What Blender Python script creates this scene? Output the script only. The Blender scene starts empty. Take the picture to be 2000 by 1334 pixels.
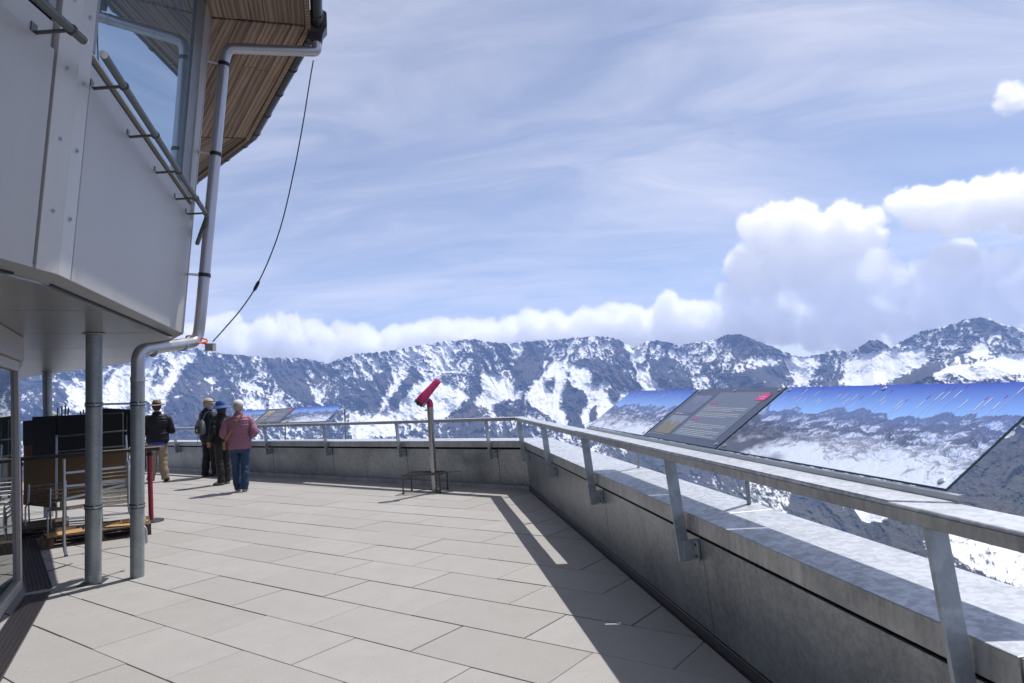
import bpy, bmesh, math, random
import numpy as np
from mathutils import Vector, Matrix

scene = bpy.context.scene
COL = scene.collection
R = math.radians
rng = random.Random(7)

# ---------------------------------------------------------------- camera, sky, sun, exposure
PITCH, ROLL, EYE = 0.070346, -0.064762, 1.5636
_c, _s, _cr, _sr = math.cos(PITCH), math.sin(PITCH), math.cos(ROLL), math.sin(ROLL)
RV = Vector((_cr, -_sr * _s, _sr * _c))
UV = Vector((-_sr, -_cr * _s, _cr * _c))
FV = Vector((0, _c, _s))
CAM = Vector((0, 0, EYE))
FPX = 2000 * 24 / 36
cam = bpy.data.objects.new('camera', bpy.data.cameras.new('camera'))
COL.objects.link(cam)
cam.matrix_world = Matrix(((RV.x, UV.x, -FV.x, 0), (RV.y, UV.y, -FV.y, 0), (RV.z, UV.z, -FV.z, EYE), (0, 0, 0, 1)))
cam.data.sensor_width = 36
cam.data.lens = 24
cam.data.clip_start = 0.05
cam.data.clip_end = 60000
scene.camera = cam

SUN_DIR = Vector((0.375, 0.315, 1.0)).normalized()
world = bpy.data.worlds.new('World')
scene.world = world
world.use_nodes = True
wt = world.node_tree
bg = wt.nodes['Background']
sky = wt.nodes.new('ShaderNodeTexSky')
sky.sky_type = 'NISHITA'
sky.sun_disc = False
sky.sun_elevation = math.asin(SUN_DIR.z)
sky.sun_rotation = math.atan2(SUN_DIR.x, SUN_DIR.y)
sky.altitude = 2970
sky.air_density = 1.0
sky.dust_density = 1.0
SKY_STRENGTH = 0.125
bg.inputs['Strength'].default_value = SKY_STRENGTH

sun = bpy.data.objects.new('sun', bpy.data.lights.new('sun', 'SUN'))
sun.data.energy = 5.0
sun.data.angle = R(0.5)
sun.data.color = (1.0, 0.96, 0.90)
sun.rotation_euler = SUN_DIR.to_track_quat('Z', 'Y').to_euler()
COL.objects.link(sun)

vs = scene.view_settings
vs.view_transform = 'Standard'
vs.look = 'None'
vs.gamma = 1
vs.use_curve_mapping = False
vs.exposure = 0.1
scene.cycles.max_bounces = 100
scene.cycles.volume_bounces = 100
scene.cycles.diffuse_bounces = 4
scene.cycles.glossy_bounces = 4
scene.cycles.transmission_bounces = 6
scene.cycles.transparent_max_bounces = 8


def ray(x, y):
    """direction of the survey bearing (x, y) read off the photograph"""
    return FV + RV * ((x - 1000) / FPX) + UV * ((667 - y) / FPX)


def atz(x, y, z=0.0):
    d = ray(x, y)
    return CAM + d * ((z - EYE) / d.z)


def aty(x, y, Y):
    d = ray(x, y)
    return CAM + d * (Y / d.y)


def px(p):
    v = Vector(p) - CAM
    w = v.dot(FV)
    return (1000 + FPX * v.dot(RV) / w, 667 - FPX * v.dot(UV) / w)


def onplane(x, y, p0, n):
    d = ray(x, y)
    return CAM + d * ((Vector(p0) - CAM).dot(n) / d.dot(n))


# ---------------------------------------------------------------- helpers: objects
def tag(o, label=None, cat=None, group=None, kind=None):
    if label:
        o['label'] = label
    if cat:
        o['category'] = cat
    if group:
        o['group'] = group
    if kind:
        o['kind'] = kind
    return o


def thing(name, label, cat, loc=(0, 0, 0), group=None):
    o = bpy.data.objects.new(name, None)
    o.empty_display_size = 0.1
    o.location = loc
    COL.objects.link(o)
    return tag(o, label, cat, group)


def world_loc(o):
    v = Vector(o.location)
    while o.parent:
        o = o.parent
        v = v + Vector(o.location) if not o.get('_w') else v
    return v


BASE = {}


def link(name, me, mat=None, parent=None, smooth=False):
    if mat is not None:
        for m in (mat if isinstance(mat, (list, tuple)) else [mat]):
            me.materials.append(m)
    if smooth:
        for p in me.polygons:
            p.use_smooth = True
    o = bpy.data.objects.new(name, me)
    COL.objects.link(o)
    if parent is not None:
        o.parent = parent
        # meshes are built in world coordinates: undo the parent's own placement
        o.matrix_parent_inverse = BASE.get(parent.name, Matrix.Translation(-Vector(parent.location)))
        BASE[o.name] = Matrix.Identity(4)
    else:
        BASE[o.name] = Matrix.Identity(4)
    return o


class MB:
    def __init__(self):
        self.v, self.f, self.mi = [], [], []
        self.cur = 0

    def add(self, vs_, fs):
        n = len(self.v)
        self.v += [tuple(p) for p in vs_]
        self.f += [tuple(i + n for i in q) for q in fs]
        self.mi += [self.cur] * len(fs)
        return self

    def hexa(self, a, b):
        """a, b: matching bottom and top loops"""
        n = len(a)
        fs = [tuple(reversed(range(n))), tuple(range(n, 2 * n))]
        for i in range(n):
            j = (i + 1) % n
            fs.append((i, j, n + j, n + i))
        return self.add(list(a) + list(b), fs)

    def box(self, o, ax, ay, az):
        """corner o and three edge vectors"""
        o, ax, ay, az = Vector(o), Vector(ax), Vector(ay), Vector(az)
        if ax.cross(ay).dot(az) < 0:
            ax, ay = ay, ax
        a = [o, o + ax, o + ax + ay, o + ay]
        return self.hexa(a, [p + az for p in a])

    def cbox(self, c, ax, ay, az):
        ax, ay, az = Vector(ax), Vector(ay), Vector(az)
        return self.box(Vector(c) - (ax + ay + az) / 2, ax, ay, az)

    def bar(self, p, q, w, t, side=None):
        """flat bar from p to q, w wide along side and t thick"""
        p, q = Vector(p), Vector(q)
        d = (q - p).normalized()
        sd = Vector(side) if side is not None else d.orthogonal()
        sd = (sd - d * sd.dot(d)).normalized()
        n = d.cross(sd)
        return self.box(p - sd * w / 2 - n * t / 2, sd * w, n * t, q - p)

    def tube(self, pts, r, n=10, caps=True):
        pts = [Vector(p) for p in pts]
        rs = r if isinstance(r, (list, tuple)) else [r] * len(pts)
        T = []
        for i in range(len(pts)):
            a = pts[max(i - 1, 0)]
            b = pts[min(i + 1, len(pts) - 1)]
            T.append((b - a).normalized())
        u = T[0].orthogonal().normalized()
        rings = []
        for i, p in enumerate(pts):
            u = (u - T[i] * u.dot(T[i]))
            u = u.normalized() if u.length > 1e-6 else T[i].orthogonal().normalized()
            w = T[i].cross(u)
            rings.append([p + (u * math.cos(2 * math.pi * k / n) + w * math.sin(2 * math.pi * k / n)) * rs[i] for k in range(n)])
        vs_ = [p for rg in rings for p in rg]
        fs = []
        for i in range(len(pts) - 1):
            for k in range(n):
                j = (k + 1) % n
                fs.append((i * n + k, i * n + j, (i + 1) * n + j, (i + 1) * n + k))
        if caps:
            fs.append(tuple(reversed(range(n))))
            fs.append(tuple(range((len(pts) - 1) * n, len(pts) * n)))
        return self.add(vs_, fs)

    def lathe(self, c, prof, n=20, axis=(0, 0, 1)):
        """prof: (radius, height) pairs along axis from c"""
        ax = Vector(axis).normalized()
        return self.tube([Vector(c) + ax * h for r, h in prof], [max(r, 1e-4) for r, h in prof], n)

    def mesh(self, name):
        me = bpy.data.meshes.new(name)
        me.from_pydata(self.v, [], self.f)
        if any(self.mi):
            me.polygons.foreach_set('material_index', self.mi)
        me.validate()
        me.update()
        return me

    def build(self, name, mat=None, parent=None, smooth=False, bevel=0, seg=1, auto=True):
        me = self.mesh(name)
        if bevel:
            bm = bmesh.new()
            bm.from_mesh(me)
            bmesh.ops.bevel(bm, geom=[e for e in bm.edges if e.is_manifold and e.calc_face_angle(0) > 0.6], offset=bevel,
                            segments=seg, profile=0.5, affect='EDGES', clamp_overlap=True)
            bm.to_mesh(me)
            bm.free()
        if smooth:
            bm = bmesh.new()
            bm.from_mesh(me)
            for fc in bm.faces:
                fc.smooth = True
            for e in bm.edges:
                if len(e.link_faces) == 2 and e.calc_face_angle(0) > R(38):
                    e.smooth = False
            bm.to_mesh(me)
            bm.free()
        return link(name, me, mat, parent)


def bend(pts, r=0.06, n=5):
    """round the corners of a polyline"""
    pts = [Vector(p) for p in pts]
    out = [pts[0]]
    for i in range(1, len(pts) - 1):
        a = (pts[i - 1] - pts[i])
        b = (pts[i + 1] - pts[i])
        k = min(r, a.length * .49, b.length * .49)
        p0, p1 = pts[i] + a.normalized() * k, pts[i] + b.normalized() * k
        for j in range(n + 1):
            t = j / n
            out.append(p0 * (1 - t) ** 2 + pts[i] * 2 * t * (1 - t) + p1 * t * t)
    return out + [pts[-1]]


# ---------------------------------------------------------------- helpers: materials
def nodes(name):
    m = bpy.data.materials.new(name)
    m.use_nodes = True
    t = m.node_tree
    b = t.nodes['Principled BSDF']
    return m, t, b


def N(t, kind, **kw):
    n = t.nodes.new(kind)
    for k, v in kw.items():
        if hasattr(n, k) and k not in ('Scale',):
            setattr(n, k, v)
        else:
            n.inputs[k].default_value = v
    return n


def mixc(t, fac, a, b, mode='MIX'):
    n = t.nodes.new('ShaderNodeMix')
    n.data_type = 'RGBA'
    n.blend_type = mode
    for sock, val in ((n.inputs[0], fac), (n.inputs[6], a), (n.inputs[7], b)):
        if isinstance(val, bpy.types.NodeSocket):
            t.links.new(val, sock)
        elif isinstance(val, (int, float)):
            sock.default_value = val
        else:
            sock.default_value = (*val, 1) if len(val) == 3 else val
    return n.outputs[2]


def ramp(t, src, stops):
    n = t.nodes.new('ShaderNodeValToRGB')
    t.links.new(src, n.inputs[0])
    e = n.color_ramp.elements
    while len(e) < len(stops):
        e.new(0.5)
    for el, (p, col) in zip(e, stops):
        el.position = p
        el.color = (*col, 1) if not isinstance(col, (int, float)) else (col, col, col, 1)
    return n.outputs[0]


def math_(t, op, a, b=None, c=None, clamp=False):
    n = t.nodes.new('ShaderNodeMath')
    n.operation = op
    n.use_clamp = clamp
    for i, v in enumerate((a, b, c)):
        if v is None:
            continue
        if isinstance(v, bpy.types.NodeSocket):
            t.links.new(v, n.inputs[i])
        else:
            n.inputs[i].default_value = v
    return n.outputs[0]


def coords(t, kind='Object', scale=(1, 1, 1), rot=(0, 0, 0), loc=(0, 0, 0)):
    tc = t.nodes.new('ShaderNodeTexCoord')
    mp = t.nodes.new('ShaderNodeMapping')
    mp.inputs['Scale'].default_value = scale
    mp.inputs['Rotation'].default_value = rot
    mp.inputs['Location'].default_value = loc
    t.links.new(tc.outputs[kind], mp.inputs['Vector'])
    return mp.outputs[0]


def noise(t, vec, scale, detail=4, rough=.55, dist=0.0):
    n = t.nodes.new('ShaderNodeTexNoise')
    n.inputs['Scale'].default_value = scale
    n.inputs['Detail'].default_value = detail
    n.inputs['Roughness'].default_value = rough
    n.inputs['Distortion'].default_value = dist
    if vec is not None:
        t.links.new(vec, n.inputs['Vector'])
    return n.outputs[0]


def bump(t, b, h, strength=.2, dist=.01):
    n = t.nodes.new('ShaderNodeBump')
    n.inputs['Strength'].default_value = strength
    n.inputs['Distance'].default_value = dist
    t.links.new(h, n.inputs['Height'])
    t.links.new(n.outputs[0], b.inputs['Normal'])


def obj_random(t):
    return t.nodes.new('ShaderNodeObjectInfo').outputs['Random']


def plain(name, col, rough=.6, metal=0.0, var=.12, nscale=25.0, bumpy=0.0, spec=None):
    m, t, b = nodes(name)
    v = coords(t)
    n = noise(t, v, nscale, 5, .6)
    dark = tuple(c * (1 - var) for c in col)
    lite = tuple(min(1, c * (1 + var)) for c in col)
    t.links.new(mixc(t, n, dark, lite), b.inputs['Base Color'])
    t.links.new(math_(t, 'MULTIPLY_ADD', n, .2, rough - .1, clamp=True), b.inputs['Roughness'])
    b.inputs['Metallic'].default_value = metal
    if spec is not None:
        b.inputs['Specular IOR Level'].default_value = spec
    if bumpy:
        bump(t, b, n, bumpy, .01)
    return m


def galvanised(name, lo, hi, rough=.45, metal=.85, scale=14, streak=0.0, blotch=1.6, spang=.30):
    """hot dip galvanised steel: spangle, blotches, drip streaks"""
    m, t, b = nodes(name)
    v = coords(t)
    warp = t.nodes.new('ShaderNodeVectorMath')
    warp.operation = 'ADD'
    nw = t.nodes.new('ShaderNodeTexNoise')
    nw.inputs['Scale'].default_value = scale * 1.2
    t.links.new(v, nw.inputs['Vector'])
    sc = t.nodes.new('ShaderNodeVectorMath')
    sc.operation = 'SCALE'
    sc.inputs['Scale'].default_value = .45 / scale
    t.links.new(nw.outputs['Color'], sc.inputs[0])
    t.links.new(v, warp.inputs[0])
    t.links.new(sc.outputs[0], warp.inputs[1])
    fl = t.nodes.new('ShaderNodeMapRange')
    fl.interpolation_type = 'SMOOTHSTEP'
    fl.inputs['From Min'].default_value = .40
    fl.inputs['From Max'].default_value = .60
    t.links.new(noise(t, warp.outputs[0], scale * .8, 4, .62, .5), fl.inputs['Value'])
    flakes = fl.outputs[0]
    big = noise(t, v, blotch, 6, .62, .6)
    fac = math_(t, 'MULTIPLY_ADD', flakes, spang, math_(t, 'MULTIPLY', big, 1.05 - spang))
    if streak:
        vz = coords(t, scale=(26, 26, 1.6))
        st = noise(t, vz, 1.0, 4, .65)
        fac = math_(t, 'ADD', fac, math_(t, 'MULTIPLY', math_(t, 'SUBTRACT', st, .5), streak))
    fac = math_(t, 'ADD', fac, -.02, clamp=True)
    t.links.new(ramp(t, fac, [(.18, lo), (.78, hi)]), b.inputs['Base Color'])
    b.inputs['Metallic'].default_value = metal
    t.links.new(math_(t, 'MULTIPLY_ADD', fac, -.18, rough + .1, clamp=True), b.inputs['Roughness'])
    bump(t, b, noise(t, v, 60, 3), .05, .004)
    return m


M = {}
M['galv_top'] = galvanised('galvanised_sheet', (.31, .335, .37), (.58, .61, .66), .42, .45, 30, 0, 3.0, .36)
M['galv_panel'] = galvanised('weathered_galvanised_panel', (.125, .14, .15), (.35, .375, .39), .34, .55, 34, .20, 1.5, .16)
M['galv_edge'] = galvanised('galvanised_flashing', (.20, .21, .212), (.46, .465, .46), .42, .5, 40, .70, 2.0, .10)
M['galv_post'] = galvanised('galvanised_flat_bar', (.24, .27, .29), (.40, .44, .47), .42, .5, 12, .1)
M['galv_pole'] = galvanised('galvanised_tube', (.20, .23, .24), (.36, .39, .40), .42, .55, 60, .25, 4, .14)
M['steel'] = plain('stainless_steel', (.36, .36, .36), .28, .9, .15, 8)
M['dark_steel'] = plain('dark_steel', (.10, .10, .105), .4, .7, .2, 30)
M['zinc_tube'] = plain('zinc_tube', (.42, .45, .48), .35, .8, .15, 30)
M['black_plastic'] = plain('black_plastic', (.012, .012, .013), .45, 0, .2, 30)
M['gutter'] = plain('black_gutter_paint', (.016, .015, .016), .32, .2, .3, 8)
M['rubber'] = plain('black_rubber', (.014, .014, .015), .6)
M['grate'] = plain('dark_grating_steel', (.11, .10, .11), .4, .6, .2, 20)
M['joint'] = plain('dark_joint_sand', (.07, .065, .06), .9)
M['shadow_gap'] = plain('shadow_gap_black', (.01, .01, .01), .8)  # flat black standing in for the shade inside open gaps
M['tube_grey'] = plain('grey_green_tube_paint', (.085, .10, .10), .42, .3, .15, 30)
M['frame_grey'] = plain('anodised_window_frame', (.20, .21, .22), .4, .5, .06, 12)
M['frame_dark'] = plain('dark_seal', (.02, .022, .025), .5)
M['pink'] = plain('magenta_paint', (.50, .012, .115), .28, 0, .08, 8)
M['red_post'] = plain('crimson_paint', (.26, .012, .04), .35, 0, .08, 8)
M['orange'] = plain('orange_rope', (.75, .13, .02), .7)
M['box_grey'] = plain('grey_plastic', (.30, .31, .31), .5)
M['sticker'] = plain('cream_sticker', (.62, .62, .52), .5)
M['sticker_ink'] = plain('sticker_ink', (.22, .22, .19), .6)
M['cardboard'] = plain('brown_cardboard', (.23, .145, .075), .85, 0, .15, 5, .1)
M['table_black'] = plain('anthracite_table_laminate', (.025, .026, .029), .5, 0, .15, 10)
M['counter'] = plain('dark_grey_counter_board', (.055, .055, .055), .45, 0, .15, 12)
M['yellow'] = plain('yellow_stripe', (.55, .42, .12), .55)


def alu(name, col, rough):
    m, t, b = nodes(name)
    v = coords(t)
    n = noise(t, v, .9, 4, .6)
    f = noise(t, coords(t, scale=(5, 5, .5)), 3.5, 6, .7)
    k = mixc(t, math_(t, 'MULTIPLY_ADD', f, .4, math_(t, 'MULTIPLY', n, .6)), tuple(c * .86 for c in col), tuple(c * 1.08 for c in col))
    sm = noise(t, v, 3.1, 3, .5)
    smudge = math_(t, 'GREATER_THAN', sm, .76)
    t.links.new(mixc(t, math_(t, 'MULTIPLY', smudge, .0), k, (.2, .2, .2)), b.inputs['Base Color'])
    b.inputs['Metallic'].default_value = .25
    b.inputs['Roughness'].default_value = rough
    bump(t, b, noise(t, v, 1.1, 2), .03, .05)
    return m


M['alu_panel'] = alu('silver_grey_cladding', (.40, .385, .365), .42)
M['alu_strip'] = alu('pale_aluminium_strip', (.46, .44, .41), .36)
M['alu_pipe'] = plain('aluminium_pipe', (.46, .46, .48), .33, .75, .08, 6)


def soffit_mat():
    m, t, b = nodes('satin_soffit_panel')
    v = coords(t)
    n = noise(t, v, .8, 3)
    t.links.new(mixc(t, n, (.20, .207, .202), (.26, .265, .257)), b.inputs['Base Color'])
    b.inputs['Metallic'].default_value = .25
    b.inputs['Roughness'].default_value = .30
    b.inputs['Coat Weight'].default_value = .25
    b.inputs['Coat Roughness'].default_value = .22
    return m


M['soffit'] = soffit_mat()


def slab_mat():
    m, t, b = nodes('concrete_paving')
    v = coords(t)
    g = t.nodes.new('ShaderNodeNewGeometry')
    w = g.outputs['Position']
    fine = noise(t, w, 260, 3, .7)
    grain = noise(t, w, 70, 4, .6)
    stain = noise(t, w, 1.7, 6, .6, .3)
    scuff = noise(t, w, 6.5, 5, .65)
    r = obj_random(t)
    base = mixc(t, stain, (.296, .286, .278), (.374, .367, .362))
    base = mixc(t, math_(t, 'MULTIPLY', r, .75), base, (.290, .278, .268))
    base = mixc(t, math_(t, 'MULTIPLY', math_(t, 'POWER', scuff, 2.2), .9), base, (.262, .25, .238))
    base = mixc(t, math_(t, 'MULTIPLY', math_(t, 'GREATER_THAN', fine, .66), .35), base, (.185, .17, .16))
    base = mixc(t, math_(t, 'MULTIPLY', math_(t, 'LESS_THAN', fine, .33), .3), base, (.47, .46, .445))
    dots = t.nodes.new('ShaderNodeTexVoronoi')
    dots.inputs['Scale'].default_value = 9
    t.links.new(w, dots.inputs['Vector'])
    sp = math_(t, 'LESS_THAN', dots.outputs['Distance'], .055)
    base = mixc(t, math_(t, 'MULTIPLY', sp, .55), base, (.14, .13, .12))
    pep = noise(t, w, 95, 2, .5)
    base = mixc(t, math_(t, 'MULTIPLY', math_(t, 'GREATER_THAN', pep, .63), .30), base, (.20, .19, .185))
    base = mixc(t, math_(t, 'MULTIPLY', math_(t, 'LESS_THAN', pep, .36), .25), base, (.46, .455, .45))
    t.links.new(base, b.inputs['Base Color'])
    b.inputs['Roughness'].default_value = .85
    b.inputs['Specular IOR Level'].default_value = .3
    bump(t, b, math_(t, 'ADD', math_(t, 'MULTIPLY', grain, .6), math_(t, 'MULTIPLY', fine, .5)), .35, .003)
    return m


M['slab'] = slab_mat()


def wood_mat(name, a, c, e, gs=1.0):
    """weathered boards; grain runs along local x"""
    m, t, b = nodes(name)
    r = obj_random(t)
    cb = t.nodes.new('ShaderNodeCombineXYZ')
    t.links.new(math_(t, 'MULTIPLY', r, 37.0), cb.inputs[0])
    t.links.new(math_(t, 'MULTIPLY', r, 91.0), cb.inputs[1])
    va = t.nodes.new('ShaderNodeVectorMath')
    t.links.new(coords(t, scale=(1.1 * gs, 16 * gs, 16 * gs)), va.inputs[0])
    t.links.new(cb.outputs[0], va.inputs[1])
    g1 = noise(t, va.outputs[0], 1.0, 5, .6, .8)
    wv = t.nodes.new('ShaderNodeTexWave')
    wv.wave_type = 'BANDS'
    wv.bands_direction = 'Y'
    wv.inputs['Scale'].default_value = .55
    wv.inputs['Distortion'].default_value = 9
    wv.inputs['Detail'].default_value = 3
    wv.inputs['Detail Scale'].default_value = .7
    t.links.new(va.outputs[0], wv.inputs['Vector'])
    f = math_(t, 'MULTIPLY_ADD', wv.outputs['Fac'], .45, math_(t, 'MULTIPLY', g1, .55))
    k = ramp(t, f, [(.15, a), (.5, c), (.85, e)])
    k = mixc(t, 1.0, k, mixc(t, r, (.62, .60, .58), (1.15, 1.1, 1.05)), 'MULTIPLY')
    t.links.new(k, b.inputs['Base Color'])
    b.inputs['Roughness'].default_value = .75
    bump(t, b, f, .3, .004)
    return m


M['eave_wood'] = wood_mat('weathered_larch', (.15, .103, .072), (.27, .19, .135), (.38, .29, .215), .6)
M['pallet_wood'] = wood_mat('grey_pallet_wood', (.035, .025, .02), (.09, .065, .048), (.15, .11, .08))
M['plywood'] = wood_mat('yellow_plywood', (.26, .15, .05), (.38, .24, .09), (.46, .31, .13), .6)


def glass_mat(name, tint, ior=2.0):
    m, t, b = nodes(name)
    n = noise(t, coords(t), 1.2, 2)
    t.links.new(mixc(t, n, tint, tuple(c * 1.3 for c in tint)), b.inputs['Base Color'])
    b.inputs['Roughness'].default_value = .015
    b.inputs['IOR'].default_value = ior
    b.inputs['Specular Tint'].default_value = (.86, .95, 1, 1)
    bump(t, b, noise(t, coords(t), .7, 1), .006, .05)
    return m


M['window'] = glass_mat('coated_window_glass', (.012, .025, .035), 3.4)
_w = M['window'].node_tree.nodes['Principled BSDF']
_w.inputs['Metallic'].default_value = .72
for _l in list(_w.inputs['Base Color'].links):
    M['window'].node_tree.links.remove(_l)
_w.inputs['Base Color'].default_value = (.42, .52, .60, 1)
M['door_glass'] = glass_mat('door_glass', (.018, .028, .03), 2.1)


def cloth(name, col, quilt=0.0, rough=.55, var=.2, strength=.5):
    m, t, b = nodes(name)
    v = coords(t)
    n = noise(t, v, 14, 4, .6)
    t.links.new(mixc(t, n, tuple(c * (1 - var) for c in col), tuple(c * (1 + var) for c in col)), b.inputs['Base Color'])
    b.inputs['Roughness'].default_value = rough
    b.inputs['Specular IOR Level'].default_value = .18
    if quilt:
        w = t.nodes.new('ShaderNodeTexWave')
        w.bands_direction = 'Z'
        w.inputs['Scale'].default_value = quilt
        w.inputs['Distortion'].default_value = .35
        w.inputs['Detail'].default_value = 1
        t.links.new(v, w.inputs['Vector'])
        bump(t, b, math_(t, 'ADD', math_(t, 'POWER', w.outputs['Fac'], .5), math_(t, 'MULTIPLY', n, .4)), strength, .03)
    else:
        bump(t, b, n, .6, .03)
    return m


# ---------------------------------------------------------------- sky with high thin cloud
def build_sky():
    t = wt
    g = t.nodes.new('ShaderNodeTexCoord')
    sep = t.nodes.new('ShaderNodeSeparateXYZ')
    t.links.new(g.outputs['Generated'], sep.inputs[0])
    z = math_(t, 'MAXIMUM', sep.outputs[2], .02)
    # project the direction on a layer of cloud high above
    den = math_(t, 'ADD', z, .12)
    cb = t.nodes.new('ShaderNodeCombineXYZ')
    t.links.new(math_(t, 'DIVIDE', sep.outputs[0], den), cb.inputs[0])
    t.links.new(math_(t, 'DIVIDE', sep.outputs[1], den), cb.inputs[1])
    mp = t.nodes.new('ShaderNodeMapping')
    mp.inputs['Rotation'].default_value = (0, 0, R(28))
    mp.inputs['Scale'].default_value = (.8, 1.6, 1)
    mp.inputs['Location'].default_value = (1.3, .4, 0)
    t.links.new(cb.outputs[0], mp.inputs['Vector'])
    wob = t.nodes.new('ShaderNodeTexNoise')
    wob.inputs['Scale'].default_value = .8
    wob.inputs['Detail'].default_value = 2
    t.links.new(mp.outputs[0], wob.inputs['Vector'])
    vm = t.nodes.new('ShaderNodeVectorMath')
    vm.operation = 'SCALE'
    vm.inputs['Scale'].default_value = 1.5
    t.links.new(wob.outputs['Color'], vm.inputs[0])
    va = t.nodes.new('ShaderNodeVectorMath')
    t.links.new(mp.outputs[0], va.inputs[0])
    t.links.new(vm.outputs[0], va.inputs[1])
    big = noise(t, va.outputs[0], .55, 3, .5)
    mid = noise(t, va.outputs[0], 1.7, 8, .62, .4)
    mp2 = t.nodes.new('ShaderNodeMapping')
    mp2.inputs['Rotation'].default_value = (0, 0, R(14))
    mp2.inputs['Scale'].default_value = (1.0, 3.2, 1)
    t.links.new(va.outputs[0], mp2.inputs['Vector'])
    str_ = noise(t, mp2.outputs[0], 1.5, 7, .6, .3)
    f = math_(t, 'ADD', math_(t, 'MULTIPLY', big, .75), math_(t, 'MULTIPLY', mid, .5))
    f = math_(t, 'ADD', f, math_(t, 'MULTIPLY', str_, .20))
    mr = t.nodes.new('ShaderNodeMapRange')
    mr.interpolation_type = 'SMOOTHSTEP'
    mr.inputs['From Min'].default_value = .50
    mr.inputs['From Max'].default_value = 1.10
    mr.inputs['To Min'].default_value = .14
    mr.inputs['To Max'].default_value = .92
    t.links.new(f, mr.inputs['Value'])
    cl = mixc(t, mr.outputs[0], mixc(t, 1.0, sky.outputs[0], (1.07, .98, .97), 'MULTIPLY'), CIRRUS)
    t.links.new(cl, bg.inputs['Color'])


CIRRUS = (7.3, 7.25, 8.0)
build_sky()


# ---------------------------------------------------------------- far terrain
def vnoise(x, y, seed=0):
    """smooth lattice noise, -1..1"""
    xi, yi = np.floor(x).astype(np.int64), np.floor(y).astype(np.int64)
    xf, yf = x - xi, y - yi
    u = xf * xf * xf * (xf * (xf * 6 - 15) + 10)
    v = yf * yf * yf * (yf * (yf * 6 - 15) + 10)

    def grad(ix, iy, dx, dy):
        h = (ix * 374761393 + iy * 668265263 + seed * 974711) & 0xFFFFFFFF
        h = ((h ^ (h >> 13)) * 1274126177) & 0xFFFFFFFF
        h = (h ^ (h >> 16)) & 0xFFFF
        a = h * (2 * np.pi / 65536.0)
        return np.cos(a) * dx + np.sin(a) * dy
    n00, n10 = grad(xi, yi, xf, yf), grad(xi + 1, yi, xf - 1, yf)
    n01, n11 = grad(xi, yi + 1, xf, yf - 1), grad(xi + 1, yi + 1, xf - 1, yf - 1)
    return 1.5 * ((n00 * (1 - u) + n10 * u) * (1 - v) + (n01 * (1 - u) + n11 * u) * v)


def fbm(x, y, oct_=5, seed=0, gain=.5, ridged=False):
    a, s, tot = 1.0, 0.0, 0.0
    for o in range(oct_):
        n = vnoise(x, y, seed + o * 17)
        if ridged:
            n = 1 - 2 * np.abs(n)
        s = s + a * n
        tot += a
        a *= gain
        x, y = x * 2.03 + 13.7, y * 2.03 - 7.1
    return s / tot


def inside(px_, py_, poly):
    p = np.array(poly, float)
    out = np.zeros(px_.shape, bool)
    bb = (px_ >= p[:, 0].min()) & (px_ <= p[:, 0].max()) & (py_ >= p[:, 1].min()) & (py_ <= p[:, 1].max())
    x, y = px_[bb], py_[bb]
    r = np.zeros(x.shape, bool)
    j = len(p) - 1
    for i in range(len(p)):
        (xi, yi), (xj, yj) = p[i], p[j]
        if yi != yj:
            c = ((yi > y) != (yj > y)) & (x < (xj - xi) * (y - yi) / (yj - yi) + xi)
            r ^= c
        j = i
    out[bb] = r
    return out


RIDGE = [(-900, 760), (-300, 740), (-100, 720), (0, 712), (60, 706), (150, 700), (230, 692), (300, 684), (350, 684), (385, 682), (415, 690), (450, 694), (520, 700),
         (600, 703), (640, 712), (690, 694), (760, 688), (830, 674), (880, 668), (925, 664), (950, 670), (990, 673), (1040, 668), (1100, 664), (1150, 659),
         (1185, 660), (1210, 666), (1236, 682), (1265, 668), (1290, 667), (1325, 676), (1360, 671), (1400, 664), (1425, 654), (1450, 656), (1480, 668),
         (1520, 684), (1560, 700), (1600, 695), (1632, 684), (1655, 690), (1675, 682), (1700, 666), (1722, 668), (1740, 682), (1770, 664), (1800, 650),
         (1845, 640), (1890, 625), (1925, 622), (1950, 634), (2000, 646), (2080, 655), (2200, 648), (2400, 640), (2900, 640)]
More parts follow.
